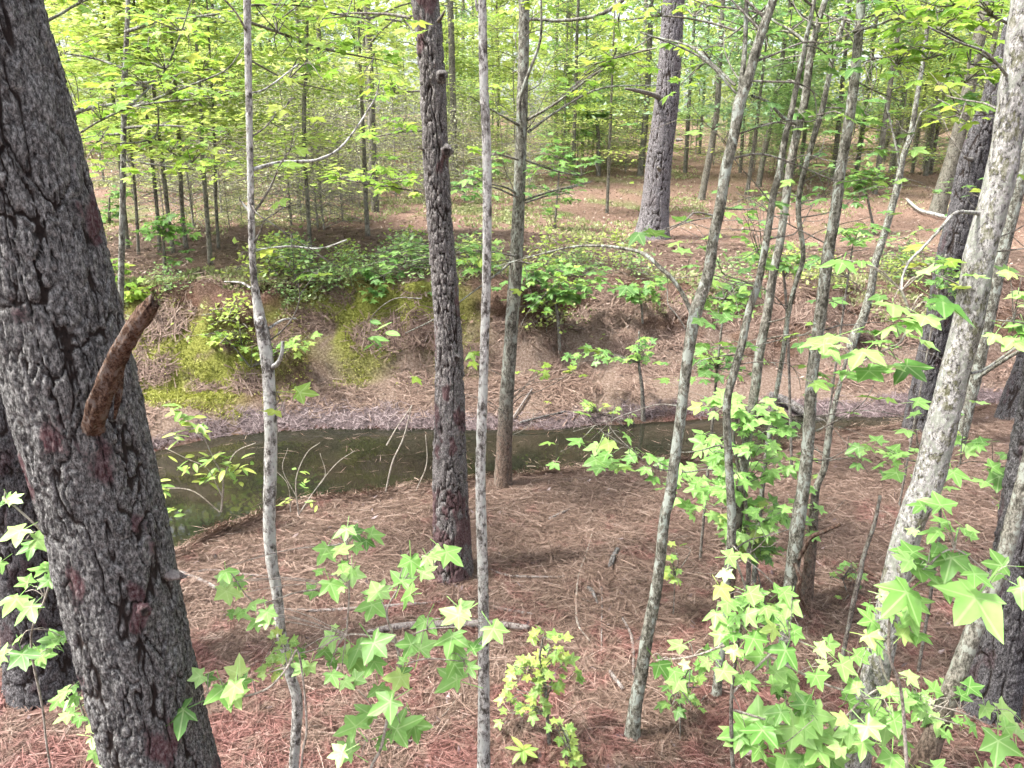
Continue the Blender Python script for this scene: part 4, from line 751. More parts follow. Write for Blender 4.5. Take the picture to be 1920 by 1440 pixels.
bough('mid green sprays among the slim clump tops', [[(1520, 90, 5), (1480, 60, 4), (1430, 60, 3, .2)], [(1560, 110, 4), (1600, 90, 3, .1), (1640, 110, 2)], [(1500, 240, 4), (1460, 230, 3, .1), (1420, 235, 2, .1)]], 4.2,
      [((1450, 50, 60, 24), 14), ((1520, 40, 40, 24), 10), ((1380, 30, 44, 22), 10), ((1420, 100, 40, 16), 8), ((1560, 80, 30, 22), 8), ((1480, 215, 40, 14), 10), ((1545, 100, 16, 10), 5), ((1630, 185, 20, 8), 4)], 31, LS['leaf_green'], name='sweetgum_branch')
# understory plants of the middle distance with leaves one can pick apart
def plant(px, py, label, clusters, spx, mname, h=None, m='twig', group=None, name='sweetgum_sapling', cat='sapling', stem=None, Y=None, twigs=4, face=.1, dep=.3, w=6):
    g = ground_hit(px, py); Y = Y or g.y
    stem = stem or [(px, py, w), (clusters[0][0][0], clusters[0][0][1], w * .5)]
    root, P = sapling(name, label, stem, Y, m, group, cat); bag = Bag(); top = stem[-1]; mid = stem[len(stem) // 2]
    for c, n in clusters:
        a = min(stem, key=lambda p: (p[0] - c[0]) ** 2 + (p[1] - c[1] - 10) ** 2); cluster(root, bag, a, Y, c, n, spx, Y, LS[mname], dep, face, .3, twigs, .004)
    finish_twigs(root, bag); return root
plant(310, 520, 'fresh green sapling crown left of the crooked stem above the shaded bank', [((305, 420, 40, 10), 24), ((270, 455, 50, 14), 30), ((350, 450, 50, 12), 30), ((320, 470, 40, 10), 20)], 20, 'leaf_green', w=7)
plant(250, 560, 'lime sprig beside the thick pine where the shaded bank starts', [((215, 500, 26, 14), 16), ((240, 540, 40, 14), 24), ((225, 520, 30, 14), 16)], 23, 'leaf_lime', w=4, Y=9.9)
plant(205, 420, 'low green bush next to the thick pine across the creek', [((205, 370, 34, 20), 34), ((200, 400, 40, 24), 34), ((230, 390, 20, 20), 20)], 15, 'leaf_green', w=6)
plant(470, 690, 'pale leaved twiggy sapling on the mossy bank', [((430, 640, 46, 12), 26), ((470, 655, 30, 14), 16), ((560, 640, 40, 16), 22), ((400, 630, 20, 8), 8), ((600, 630, 30, 12), 10)], 20, 'leaf_yellow', w=4)
plant(715, 640, 'overhanging green saplings crowding the middle of the bank lip', [((680, 520, 40, 14), 22), ((740, 540, 50, 16), 28), ((800, 560, 40, 16), 20), ((700, 560, 40, 14), 20), ((760, 500, 50, 14), 22), ((720, 600, 20, 20), 10)], 19, 'leaf_green', w=4, stem=[(715, 600, 5), (718, 560, 4), (720, 520, 3)], Y=10.4)
plant(1040, 560, 'leafy bush spilling over the bank behind the water edge tree', [((1000, 520, 40, 20), 34), ((1050, 510, 46, 18), 40), ((1100, 530, 40, 18), 34), ((1040, 555, 46, 16), 40), ((1100, 560, 24, 12), 14), ((940, 560, 30, 24), 22), ((1010, 575, 36, 12), 20)], 21, 'leaf_green', w=6, Y=10.3)
plant(1200, 560, 'small green sapling on the bank lip below the big mauve pine', [((1175, 545, 30, 14), 22), ((1225, 545, 30, 14), 24), ((1200, 560, 30, 12), 16), ((1235, 525, 20, 12), 10)], 20, 'leaf_green', w=4, Y=10.6)
plant(1206, 790, 'thin leafy stem standing in the far shallows', [((1195, 660, 30, 16), 12), ((1200, 640, 14, 20), 8), ((1060, 672, 30, 10), 12), ((1110, 665, 30, 10), 12), ((1150, 670, 26, 10), 8), ((1225, 670, 20, 16), 8)], 20, 'leaf_green', stem=[(1206, 790, 9), (1204, 730, 7), (1198, 680, 5), (1198, 620, 3)], w=6)
plant(1190, 795, 'wispy pale seedling on the needle fringe', [((1120, 770, 30, 10), 14), ((1160, 780, 30, 10), 12), ((1095, 755, 14, 8), 6)], 15, 'leaf_yellow', w=3)
plant(1345, 690, 'green sapling tangled in the slim trunks over the bare bank', [((1360, 560, 40, 22), 30), ((1400, 545, 30, 16), 16), ((1340, 600, 30, 18), 18), ((1350, 670, 40, 16), 14), ((1310, 690, 30, 20), 12), ((1430, 690, 30, 20), 14)], 26, 'leaf_green', w=5, Y=4.8)
plant(1470, 520, 'green sapling leaning over the eroded bank edge', [((1430, 500, 40, 12), 16), ((1480, 490, 40, 12), 18), ((1540, 470, 30, 12), 12), ((1445, 460, 36, 12), 16), ((1400, 380, 26, 14), 12), ((1420, 350, 20, 14), 10)], 24, 'leaf_green', w=5, Y=6.2)
plant(1640, 440, 'feathery green bush behind the slim straight tree on the far rise', [((1620, 340, 50, 20), 44), ((1640, 375, 50, 18), 44), ((1600, 300, 36, 16), 26), ((1650, 320, 30, 18), 26), ((1590, 350, 30, 18), 20)], 15, 'leaf_green', w=6)
plant(1120, 330, 'arching green sapling on the far rise left of the big mauve pine', [((1120, 205, 44, 12), 40), ((1090, 225, 30, 16), 34), ((1145, 225, 24, 20), 26), ((1075, 250, 24, 16), 24)], 13, 'leaf_green', stem=[(1122, 325, 9), (1122, 260, 8), (1118, 220, 5)])
plant(1040, 430, 'loose green sapling between the water edge tree and the mauve pine', [((1050, 300, 44, 18), 34), ((1080, 330, 40, 16), 30), ((1030, 270, 36, 16), 26), ((1010, 360, 30, 16), 22)], 16, 'leaf_green', w=5)
plant(1765, 520, 'green sapling behind the white flaky trunk above the bank', [((1770, 500, 30, 20), 22), ((1790, 540, 20, 16), 12), ((1755, 590, 16, 14), 8), ((1780, 570, 20, 12), 10)], 24, 'leaf_green', w=4, Y=5.6)
plant(1590, 520, 'sprig of fresh leaves in front of the far bank on a thin twig', [((1600, 455, 40, 10), 18), ((1640, 450, 30, 8), 10), ((1570, 430, 26, 12), 10), ((1530, 490, 30, 10), 10)], 24, 'leaf_green', w=4, Y=6.6)
plant(1440, 1160, 'shaded dark green sapling at the foot of the slim straight tree', [((1410, 1030, 30, 24), 24), ((1450, 1050, 30, 24), 20), ((1380, 1000, 24, 24), 16), ((1440, 990, 24, 16), 10)], 26, 'leaf_green', w=4)
plant(1262, 1160, 'little green seedling beside the forked lichen tree', [((1266, 1080, 16, 14), 12), ((1272, 1030, 14, 10), 6)], 20, 'leaf_yellow', w=3, name='seedling', cat='seedling')
plant(1275, 1400, 'leafy green seedling between the forked tree and the lower right sapling', [((1275, 1290, 18, 16), 12), ((1265, 1320, 14, 14), 8), ((1285, 1330, 14, 16), 8)], 26, 'leaf_green', w=3, name='seedling', cat='seedling')
plant(1590, 1120, 'thin seedling with few leaves on open straw at lower right', [((1580, 1085, 14, 12), 9), ((1600, 1075, 10, 10), 5), ((1575, 1130, 10, 10), 5)], 20, 'leaf_green', w=3, name='seedling', cat='seedling')
# creek side shrub with narrow leaves, bare twigs
def narrow_shrub(label, stems, Y, tufts, spx, mname, m='pale_twig'):
    root = thing('shrub', label, 'shrub', Vector((at(stems[0][0][0], stems[0][0][1], Y).x, Y, hz(at(stems[0][0][0], stems[0][0][1], Y).x, Y))))
    for s in stems: branch(root, [(a, b, w) for a, b, w in s], Y, m, 'stem', 5)
    for x, y, n in tufts:
        for k in range(n):
            a = lr.uniform(0, 6.28); c = at(x + lr.gauss(0, 9), y + lr.gauss(0, 7), Y + lr.uniform(-.1, .1))
            put_leaf(root, c, spx / FPX * depth(c), LL[mname], Vector((math.cos(a), math.sin(a) * .7, lr.uniform(-.7, .2))), .35)
    return root
narrow_shrub('bare stemmed shrub with narrow drooping leaves before the creek', [[(415, 960, 4), (418, 900, 4), (400, 860, 3), (380, 820, 2), (345, 800, 2)], [(418, 900, 3), (440, 850, 2), (480, 830, 1.5)], [(416, 930, 3), (390, 880, 2), (350, 860, 2), (310, 840, 1.5)], [(412, 960, 3), (360, 920, 2), (300, 915, 1.5)]], 5.25,
             [(335, 770, 9), (370, 800, 10), (350, 790, 8), (400, 860, 10), (420, 885, 10), (440, 890, 9), (350, 870, 8), (300, 915, 10), (390, 900, 8), (445, 865, 6), (325, 960, 7), (330, 820, 6)], 26, 'leaf_yellow')
narrow_shrub('dangling twig of long pointed leaves in front of the mossy bank', [[(790, 560, 3), (740, 560, 2), (700, 590, 2), (694, 620, 1.5)]], 4.5, [(700, 618, 3), (712, 645, 2), (690, 640, 2), (716, 632, 2)], 34, 'leaf_near', 'twig')
narrow_shrub('leafless pale twiggy brush beside the crooked sapling at the near bank', [[(560, 965, 3), (555, 900, 2), (575, 850, 1.5), (600, 830, 1)], [(560, 965, 3), (590, 920, 2), (630, 870, 1.5), (665, 845, 1)], [(555, 930, 2), (530, 880, 1.5), (540, 840, 1)], [(590, 920, 2), (610, 890, 1.5), (600, 850, 1)], [(545, 960, 2), (540, 910, 1.5), (515, 880, 1)]], 5.2, [(575, 905, 5), (560, 880, 4), (540, 940, 5), (585, 935, 4)], 16, 'leaf_yellow')
narrow_shrub('bare crossing twigs standing in the creek by the middle pine', [[(720, 940, 3), (735, 870, 3), (757, 820, 3), (772, 760, 2)], [(725, 835, 3), (745, 800, 2), (772, 762, 2)], [(780, 920, 2), (800, 870, 2), (798, 815, 1.5)]], 6.0, [], 10, 'leaf_yellow')

# ------------------------------------------------------------------ fallen wood
def fallen(name, label, pts, m, cat='stick', lift=.5, seg=10, amp=.2, group=None):
    """pts (px,py,w) laid on the land"""
    P, R = [], []
    for px, py, w in pts:
        g = ground_hit(px, py); r = w / 2 / FPX * depth(g); P.append((g.x, g.y, g.z + r * (1 + lift) + .026)); R.append(r)
    n = 6 * len(P); D = cat_rom(np.column_stack([P, R]), n); c = Vector(P[len(P) // 2]); seedc[0] += 2
    V, F, tr, A = tube(D[:, :3], D[:, 3], seg, smooth_disp(amp, seedc[0])); V = np.vstack([V, D[0, :3]]); A = np.append(A, 1)
    tr = np.vstack([tr, [(len(V) - 1, (q + 1) % seg, q) for q in range(seg)]])
    o = link(name, mesh_np(name, V - np.array(c), F, [M[m]], True, {'tone': ('POINT', A)}, tr), None, c); return tag(o, label, cat, group)
fallen('fallen_branch', 'stout fallen branch lying behind the pale whitish stem', [(690, 1199, 9), (740, 1192, 13), (800, 1190, 14), (870, 1186, 14), (930, 1188, 14), (992, 1193, 10)], 'grey_dead', 'branch')
fallen('fallen_branch', 'long thin fallen branch just behind the stout one', [(525, 1153, 4), (600, 1158, 6), (680, 1153, 7), (760, 1146, 6), (825, 1138, 3)], 'grey_dead', 'branch')
fallen('stick', 'pale stick to the right of the whitish stem above the stout branch', [(925, 1150, 6), (965, 1157, 6), (1002, 1161, 4)], 'grey_dead')
fallen('stick', 'thin stick level with the middle pine foot', [(918, 1078, 4), (960, 1090, 5), (1040, 1092, 4), (1060, 1088, 2)], 'grey_dead')
fallen('stick', 'short chunky stick alone on open straw', [(1143, 1076, 9), (1148, 1060, 10), (1157, 1043, 9)], 'log')
fallen('stick', 'short pale stick left of the forked lichen tree', [(1143, 1272, 7), (1155, 1288, 8), (1168, 1305, 7)], 'grey_dead')
fallen('stick', 'curved stick lying up the slope near the forked tree', [(1166, 1170, 4), (1182, 1200, 6), (1186, 1230, 6), (1187, 1275, 5)], 'grey_dead')
fallen('stick', 'thin upright looking twig on the straw, longest of the open floor', [(1128, 1110, 3), (1128, 1150, 3), (1127, 1240, 3)], 'grey_dead')
fallen('stick', 'wispy bent twig trailing down the straw', [(1112, 1000, 2), (1098, 1050, 3), (1084, 1090, 3), (1080, 1150, 4), (1084, 1185, 4), (1105, 1210, 3)], 'pale_twig')
fallen('stick', 'stub of bark coloured stick beside the wispy twig', [(1102, 1112, 6), (1110, 1122, 7), (1120, 1140, 4)], 'log')
fallen('fallen_branch', 'dark broken branch running behind the white flaky tree at lower right', [(1570, 1052, 5), (1610, 1075, 8), (1650, 1098, 8), (1720, 1122, 8), (1815, 1146, 5)], 'dark_stick', 'branch')
fallen('fallen_branch', 'lichened branch poking out behind the thick pine', [(335, 1082, 7), (375, 1098, 8), (410, 1115, 7), (450, 1132, 4)], 'grey_dead', 'branch')
fallen('stick', 'forked pale stick crossing the lichened branch', [(360, 1085, 4), (400, 1080, 5), (470, 1088, 4), (560, 1092, 3)], 'grey_dead')
fallen('stick', 'thin diagonal stick under the broad pale sapling', [(805, 1378, 3), (835, 1350, 4), (866, 1312, 4)], 'pale_twig')
fallen('stick', 'rod like stick near the bottom of the crooked sapling', [(735, 1402, 4), (765, 1403, 5), (790, 1402, 3)], 'grey_dead')
fallen('fallen_log', 'dark wet log slanting from the bank into the creek', [(1440, 757, 15), (1470, 770, 17), (1500, 788, 17), (1525, 798, 12), (1548, 803, 8)], 'log', 'log', .6, 16)
fallen('fallen_branch', 'bleached dead limb lying on the far rise by the leaning pine', [(1700, 382, 5), (1722, 402, 6), (1748, 410, 7), (1770, 416, 7), (1800, 420, 6)], 'pale_stem', 'branch')
fallen('stick', 'dark stick along the far waterline by the water edge tree', [(975, 800, 4), (1010, 790, 4), (1060, 778, 3)], 'log')
fallen('stick', 'leaning grey stick propped on the far fringe', [(960, 795, 4), (975, 770, 4), (998, 735, 3)], 'grey_dead')
fallen('stick', 'broken twig at the near bank beside the forked lichen tree', [(1030, 982, 5), (1050, 972, 5), (1068, 963, 3)], 'grey_dead')
rs = random.Random(5)
for k in range(46):
    px, py = rs.uniform(420, 1900), rs.uniform(960, 1430); ln = rs.uniform(18, 70) * (py / 1400); a = rs.uniform(-.5, .5) if rs.random() < .7 else rs.uniform(0, 3.1); w = rs.uniform(1.5, 3.5)
    x2, y2 = px + ln * math.cos(a), py + ln * .6 * math.sin(a)
    fallen('stick', 'one of many fine dry twigs strewn over the straw', [(px, py, w), ((px + x2) / 2, (py + y2) / 2 + rs.uniform(-4, 4), w), (x2, y2, w * .6)], rs.choice(['grey_dead', 'pale_twig', 'dark_stick']), 'twig', .8, 5, .1, 'fine dry twigs strewn over the straw')
# ------------------------------------------------------------------ needle litter
def needle_patch(n, rad, ln, seed, m, w=.0011, hgt=.03, square=False):
    r = np.random.default_rng(seed); k = r.integers(1, 4, n); i = np.repeat(np.arange(n), k); m_ = len(i)
    c = (r.uniform(-rad, rad, (n, 2)) if square else r.normal(0, rad * .5, (n, 2)))[i]; a = r.uniform(0, 2 * np.pi, n)[i] + r.normal(0, .07, m_); L = (ln * r.uniform(.55, 1.1, n))[i]; z0 = np.abs(r.normal(0, hgt * .6, n))[i] + .002
    ti = r.normal(0, .055, n)[i]; bend = r.normal(0, .14, n)[i]; tt = np.clip(r.beta(1.7, 2.2, n)[i] + r.normal(0, .10, m_), 0, 1); V = []
    for u in (0, .5, 1.):
        aa = a + bend * u; p = np.stack([c[:, 0] + L * (u - .3) * np.cos(aa), c[:, 1] + L * (u - .3) * np.sin(aa), np.maximum(.001, z0 + ti * L * (u - .3) + r.normal(0, .002, m_))], -1)
        sd = np.stack([-np.sin(a) * w, np.cos(a) * w, np.zeros(m_)], -1); V += [p - sd, p + sd + np.array([0, 0, .0006])]
    V = np.stack(V, 1).reshape(-1, 3); b = np.arange(m_)[:, None] * 6; F = np.concatenate([b + np.array([0, 1, 3, 2]), b + np.array([2, 3, 5, 4])], 1).reshape(-1, 4)
    return mesh_np('needle_patch', V, F, [m], False, {'tint': ('FACE', np.repeat(tt, 2))})
def scatter(name, label, pts, nrm, scl, meshes, seed=1):
    """one object: geometry nodes put the patches on its points"""
    src = bpy.data.collections.new(name + '_source')
    for me in meshes: src.objects.link(bpy.data.objects.new('needle_patch', me))
    r = np.random.default_rng(seed); n = len(pts); me = bpy.data.meshes.new(name); me.vertices.add(n); me.vertices.foreach_set('co', np.asarray(pts, np.float32).ravel())
    rot = np.zeros((n, 3), np.float32)
    for q in range(n):
        nv = Vector(nrm[q]); m3 = nv.to_track_quat('Z', 'Y').to_matrix() @ Matrix.Rotation(r.uniform(0, 6.28), 3, 'Z'); rot[q] = m3.to_euler()
    a = me.attributes.new('rot', 'FLOAT_VECTOR', 'POINT'); a.data.foreach_set('vector', rot.ravel())
    a = me.attributes.new('scl', 'FLOAT', 'POINT'); a.data.foreach_set('value', np.asarray(scl, np.float32))
    o = link(name, me); ng = bpy.data.node_groups.new(name, 'GeometryNodeTree')
    ng.interface.new_socket('Geometry', in_out='INPUT', socket_type='NodeSocketGeometry'); ng.interface.new_socket('Geometry', in_out='OUTPUT', socket_type='NodeSocketGeometry')
    N = ng.nodes; gi = N.new('NodeGroupInput'); go = N.new('NodeGroupOutput'); ip = N.new('GeometryNodeInstanceOnPoints'); ci = N.new('GeometryNodeCollectionInfo')
    ci.inputs['Collection'].default_value = src; ci.inputs['Separate Children'].default_value = True; ci.inputs['Reset Children'].default_value = True
    na = N.new('GeometryNodeInputNamedAttribute'); na.data_type = 'FLOAT_VECTOR'; na.inputs[0].default_value = 'rot'
    nb = N.new('GeometryNodeInputNamedAttribute'); nb.data_type = 'FLOAT'; nb.inputs[0].default_value = 'scl'
    er = N.new('FunctionNodeEulerToRotation'); L = ng.links
    L.new(na.outputs[0], er.inputs[0]); L.new(gi.outputs[0], ip.inputs['Points']); L.new(ci.outputs[0], ip.inputs['Instance']); ip.inputs['Pick Instance'].default_value = True
    L.new(er.outputs[0], ip.inputs['Rotation']); L.new(nb.outputs[0], ip.inputs['Scale']); L.new(ip.outputs[0], go.inputs[0])
    md = o.modifiers.new('scatter', 'NODES'); md.node_group = ng
    return tag(o, label, 'pine needles', kind='stuff')
def lay(x, y, e=.15):
    z = land(x, y); dzx = (land(x + e, y) - land(x - e, y)) / (2 * e); dzy = (land(x, y + e) - land(x, y - e)) / (2 * e)
    n = np.stack([-dzx, -dzy, np.ones_like(x)], -1); n /= np.linalg.norm(n, axis=1)[:, None]; return np.stack([x, y, z], -1), n
def tiles(x0, x1, y0, y1, st, layers):
    out = []
    for l in range(layers):
        gx_, gy_ = np.meshgrid(np.arange(x0, x1, st) + l * .37 * st, np.arange(y0, y1, st) + l * .41 * st); out.append(np.stack([gx_.ravel(), gy_.ravel()], -1))
    o = np.vstack(out); return (o + rng.uniform(-.12, .12, o.shape) * st).T
pm = [needle_patch(2300, .30, .135, 40 + q, M['needle'], .00095, .035, True) for q in range(5)]
x, y = tiles(-5.5, 7.5, 1.4, 8.8, .5, 2)
keep = (y < np.interp(x, NEAR[:, 0], NEAR[:, 1]) - .30) & (np.abs(x) < .75 * y + 1.2); x, y = x[keep], y[keep]
p, n = lay(x, y); q = [needle_patch(170, .17, .14, 50 + k, M['needle'], .0012, .03) for k in range(3)]
scatter('pine_straw', 'red brown pine straw carpeting the near bank', p, n, rng.uniform(.95, 1.1, len(x)), pm, 3)
x = rng.uniform(-5.5, 7.5, 1500); y = np.interp(x, NEAR[:, 0], NEAR[:, 1]) + rng.uniform(-.5, .28, 1500); p, n = lay(x, y, .05)
scatter('pine_straw', 'pine straw spilling over the near bank edge towards the water', p, n, rng.uniform(.8, 1.1, len(x)), q, 4)
x, y = tiles(-7, 9.5, 8.6, 14.5, .36, 1); f0 = np.interp(x, FAR[:, 0], FAR[:, 1]); ff = np.interp(x, FOOT[:, 0], FOOT[:, 1]); u = rng.uniform(0, 1, len(x))
mossy = (y > ff - .1) & (y < ff + 1.1) & (x < -.4) & (u < .55); sandy = (y < ff + .3) & (u < .5)
keep = (y > f0 + .3) & ~mossy & ~sandy & (np.abs(x) < .7 * y + .5); x, y = x[keep], y[keep]
pf = [needle_patch(300, .22, .18, 60 + q, M['needle'], .0024, .03) for q in range(3)]
p, n = lay(x, y); scatter('pine_straw', 'pine straw scattered over the bare far bank and rise', p, n, rng.uniform(.85, 1.2, len(x)), pf, 5)
x = rng.uniform(-6.5, 8.5, 900); y = np.interp(x, FAR[:, 0], FAR[:, 1]) + np.abs(rng.normal(0, .08, 900)) + .03
pq = [needle_patch(46, .13, .13, 80 + q, M['needle_mauve'], .002, .022) for q in range(3)]
k = vn3(x * 1.7, 4, 0, 93) * .7 + rng.uniform(0, .45, 900) > .52; x, y = x[k], y[k]
p, n = lay(x, y); p[:, 2] = np.maximum(p[:, 2], WATER_Z + .01); scatter('needle_drift', 'mauve drift of wet needles along the far waterline', p, n, rng.uniform(.7, 1.2, len(x)), pq, 7)
# floating bits on the water and dry leaves on the straw
def bits(name, label, P, size, m, seed, flat=.05):
    r = np.random.default_rng(seed); V = []; T = []
    for q, c in enumerate(P):
        a = r.uniform(0, 6.28); L = size * r.uniform(.5, 1.2); w = L * (.04 if flat < .02 else r.uniform(.3, .5)); ca, sa = math.cos(a), math.sin(a); b = len(V)
        for u, v, h in ((-L / 2, 0, 0), (0, w / 2, flat * L), (L / 2, 0, flat * 2 * L), (0, -w / 2, flat * L * .5)): V.append((c[0] + u * ca - v * sa, c[1] + u * sa + v * ca, c[2] + h))
        T += [(b, b + 1, b + 2), (b, b + 2, b + 3)]
    return tag(link(name, mesh_np(name, V, None, [m], False, {'tint': ('FACE', np.repeat(r.uniform(0, 1, len(P)), 2))}, T)), label, 'litter', kind='stuff')
x = rng.uniform(-5, 6, 900); lo = np.interp(x, NEAR[:, 0], NEAR[:, 1]) + .5; hi = np.interp(x, FAR[:, 0], FAR[:, 1]); y = lo + (hi - lo) * rng.uniform(0, 1, 900)
k = vn3(x * 1.2, y * 1.2, 0, 90) > .42; bits('floating_needles', 'red brown needles floating on the creek', np.stack([x[k], y[k], np.full(k.sum(), WATER_Z + .003)], -1), .16, M['needle'], 4, .001)
x = rng.uniform(-4, 6, 900); y = rng.uniform(2, 8, 900); k = (y < np.interp(x, NEAR[:, 0], NEAR[:, 1])); x, y = x[k], y[k]; P_, _ = lay(x, y); P_[:, 2] += .03
bits('fallen_leaves', 'small dry leaves scattered on the straw', P_, .055, M['needle_mauve'], 5, .2)
x = rng.uniform(-12, 16, 26000); y = rng.uniform(10.0, 30, 26000); k = np.abs(x) < .72 * y; P_, _ = lay(x[k], y[k]); P_[:, 2] += .02
bits('fallen_leaves', 'dry brown leaves littering the far rise', P_, .075, M['rise_leaf'], 6, .22)
# moss and low green tufts on the shaded bank
def tufts(name, label, P, N, size, m, seed, per=5):
    r = np.random.default_rng(seed); n = len(P) * per; C = np.repeat(np.asarray(P), per, 0); Nn = np.repeat(np.asarray(N), per, 0); t0 = np.repeat(r.uniform(0, 1, len(P)), per)
    d = Nn * .8 + r.normal(0, .5, (n, 3)); d /= np.linalg.norm(d, axis=1)[:, None]; sd = np.cross(d, r.normal(0, 1, (n, 3))); sd /= np.linalg.norm(sd, axis=1)[:, None] + 1e-9
    L = (size * r.uniform(.5, 1.2, n))[:, None]; o = C + r.normal(0, size * .5, (n, 3)) * np.array([1, 1, .2])
    V = np.stack([o, o + d * L * .5 + sd * L * .25, o + d * L, o + d * L * .5 - sd * L * .25], 1).reshape(-1, 3); k = np.arange(n)[:, None] * 4
    T = np.concatenate([k + np.array([0, 1, 2]), k + np.array([0, 2, 3])], 1).reshape(-1, 3); tn = np.repeat(np.clip(t0 + r.normal(0, .15, n), 0, 1), 2)
    return tag(link(name, mesh_np(name, np.array(V), None, [m], False, {'tint': ('FACE', tn)}, T)), label, 'moss' if 'moss' in name else 'ground cover', kind='stuff')
M['moss_tuft'] = leaf_mat('moss_tuft', [(0, (.17, .185, .035)), (.5, (.34, .36, .08)), (1, (.50, .51, .17))], .2, obj=False)
x = rng.uniform(-6.5, .2, 9000); ff = np.interp(x, FOOT[:, 0], FOOT[:, 1]); y = ff + rng.uniform(-.3, .8, 9000); k = (vn3(x * 2.4, y * 2.4, 0, 95) > .50 - .18 * (x < -1.5)) & (x < -.4); x, y = x[k], y[k]
P_, N_ = lay(x, y); tufts('moss', 'yellow green moss clothing the shaded bank', P_, N_, .032, M['moss_tuft'], 8)
x = rng.uniform(-16, 9, 16000); y = rng.uniform(11.2, 30, 16000); k = (vn3(x * .5, y * .5, 0, 97) > .56) & ((x < .12 * y) | (vn3(x * .9, y * .9, 0, 98) > .66)) & (np.abs(x) < .75 * y); x, y = x[k], y[k]
x2 = rng.uniform(-30, 32, 9000); y2 = rng.uniform(19, 46, 9000); k = (vn3(x2 * .35, y2 * .35, 0, 99) > .54) & (np.abs(x2) < .72 * y2); x = np.append(x, x2[k]); y = np.append(y, y2[k])
x2 = rng.uniform(-6.5, 7, 5000); y2 = np.interp(x2, FOOT[:, 0], FOOT[:, 1]) + rng.uniform(.5, 1.8, 5000); k = vn3(x2 * 1.2, y2 * 1.2, 0, 101) > .5 + .12 * (x2 > 0); x = np.append(x, x2[k]); y = np.append(y, y2[k])
P_, N_ = lay(x, y); tufts('undergrowth', 'low pale green ground cover across the creek', P_, N_, .075, M['cloud_pale'], 9, 6)

# ------------------------------------------------------------------ the woods behind
def leaf_cloud(C, Nn, size, r):
    n = len(C); Nn = Nn / (np.linalg.norm(Nn, axis=1)[:, None] + 1e-9); a = np.cross(Nn, r.normal(0, 1, (n, 3))); a /= np.linalg.norm(a, axis=1)[:, None] + 1e-9; b = np.cross(Nn, a); z = np.asarray(size)[:, None]
    V = np.stack([C - a * z, C - b * z * .6 - Nn * z * .12, C + a * z, C + b * z * .6 - Nn * z * .12], 1).reshape(-1, 3); k = np.arange(n)[:, None] * 4
    return V, np.concatenate([k + np.array([0, 1, 2]), k + np.array([0, 2, 3])], 1).reshape(-1, 3)
def forest_kind(seed, H, nb, per, blen, z0, size, flat=.12, trunk_r=.06, crook=.25, tilt=.38):
    """arrays of a trunk with limbs and a layered crown, base at the origin"""
    r = np.random.default_rng(seed); bag = Bag(); CC = []; tn = []
    zz = np.linspace(-.3, H, 9); C = np.stack([crook * (fbm(zz * .3, seed * 3.1, 0, 3, seed)) * zz * .3, crook * fbm(zz * .3, seed * 7.7, 2, 3, seed + 1) * zz * .3, zz], -1)
    D = cat_rom(C, 30); bag.tube(D, trunk_r * np.linspace(1.1, .25, 30), 8, smooth_disp(.12, seed))
    for k in range(nb):
        f = (k + r.uniform(0, 1)) / nb; z = z0 + (H - z0) * f; q = min(29, int(29 * (z + .3) / (H + .3))); A = D[q]; az = r.uniform(0, 2 * np.pi); L = blen * (1.05 - .6 * f) * r.uniform(.6, 1.15); up = r.uniform(-.05, .28)
        E_ = A + np.array([math.cos(az) * L, math.sin(az) * L, up * L]); mid = .5 * (A + E_) + np.array([0, 0, .12 * L]); B = cat_rom(np.array([A, mid, E_]), 7)
        bag.tube(B, np.linspace(trunk_r * .28, .006, 7), 4)
        tb = r.uniform(.2, .8)
        u = r.uniform(.2, 1.08, per)[:, None]; c = A + (E_ - A) * u; c[:, 2] += (.48 * L * u * (1 - u))[:, 0]; sp = L * (.12 + .22 * u)
        CC.append(c + r.normal(0, 1, (per, 3)) * np.concatenate([sp, sp, np.full((per, 1), flat)], 1)); tn.append(np.clip(tb + r.normal(0, .2, per), 0, 1))
    CC = np.vstack(CC); n = len(CC); V, T = leaf_cloud(CC, np.array([0, 0, 1.]) + r.normal(0, tilt, (n, 3)), size * r.uniform(.6, 1.2, n), r)
    return bag, V, T, np.repeat(np.concatenate(tn), 2)
def forest_meshes(seed, cm, tm, **kw):
    b, V, T, tn = forest_kind(seed, **kw); return b.mesh('trunk', [M[tm]]), mesh_np('crown', V, None, [M[cm]], False, {'tint': ('FACE', tn)}, T)
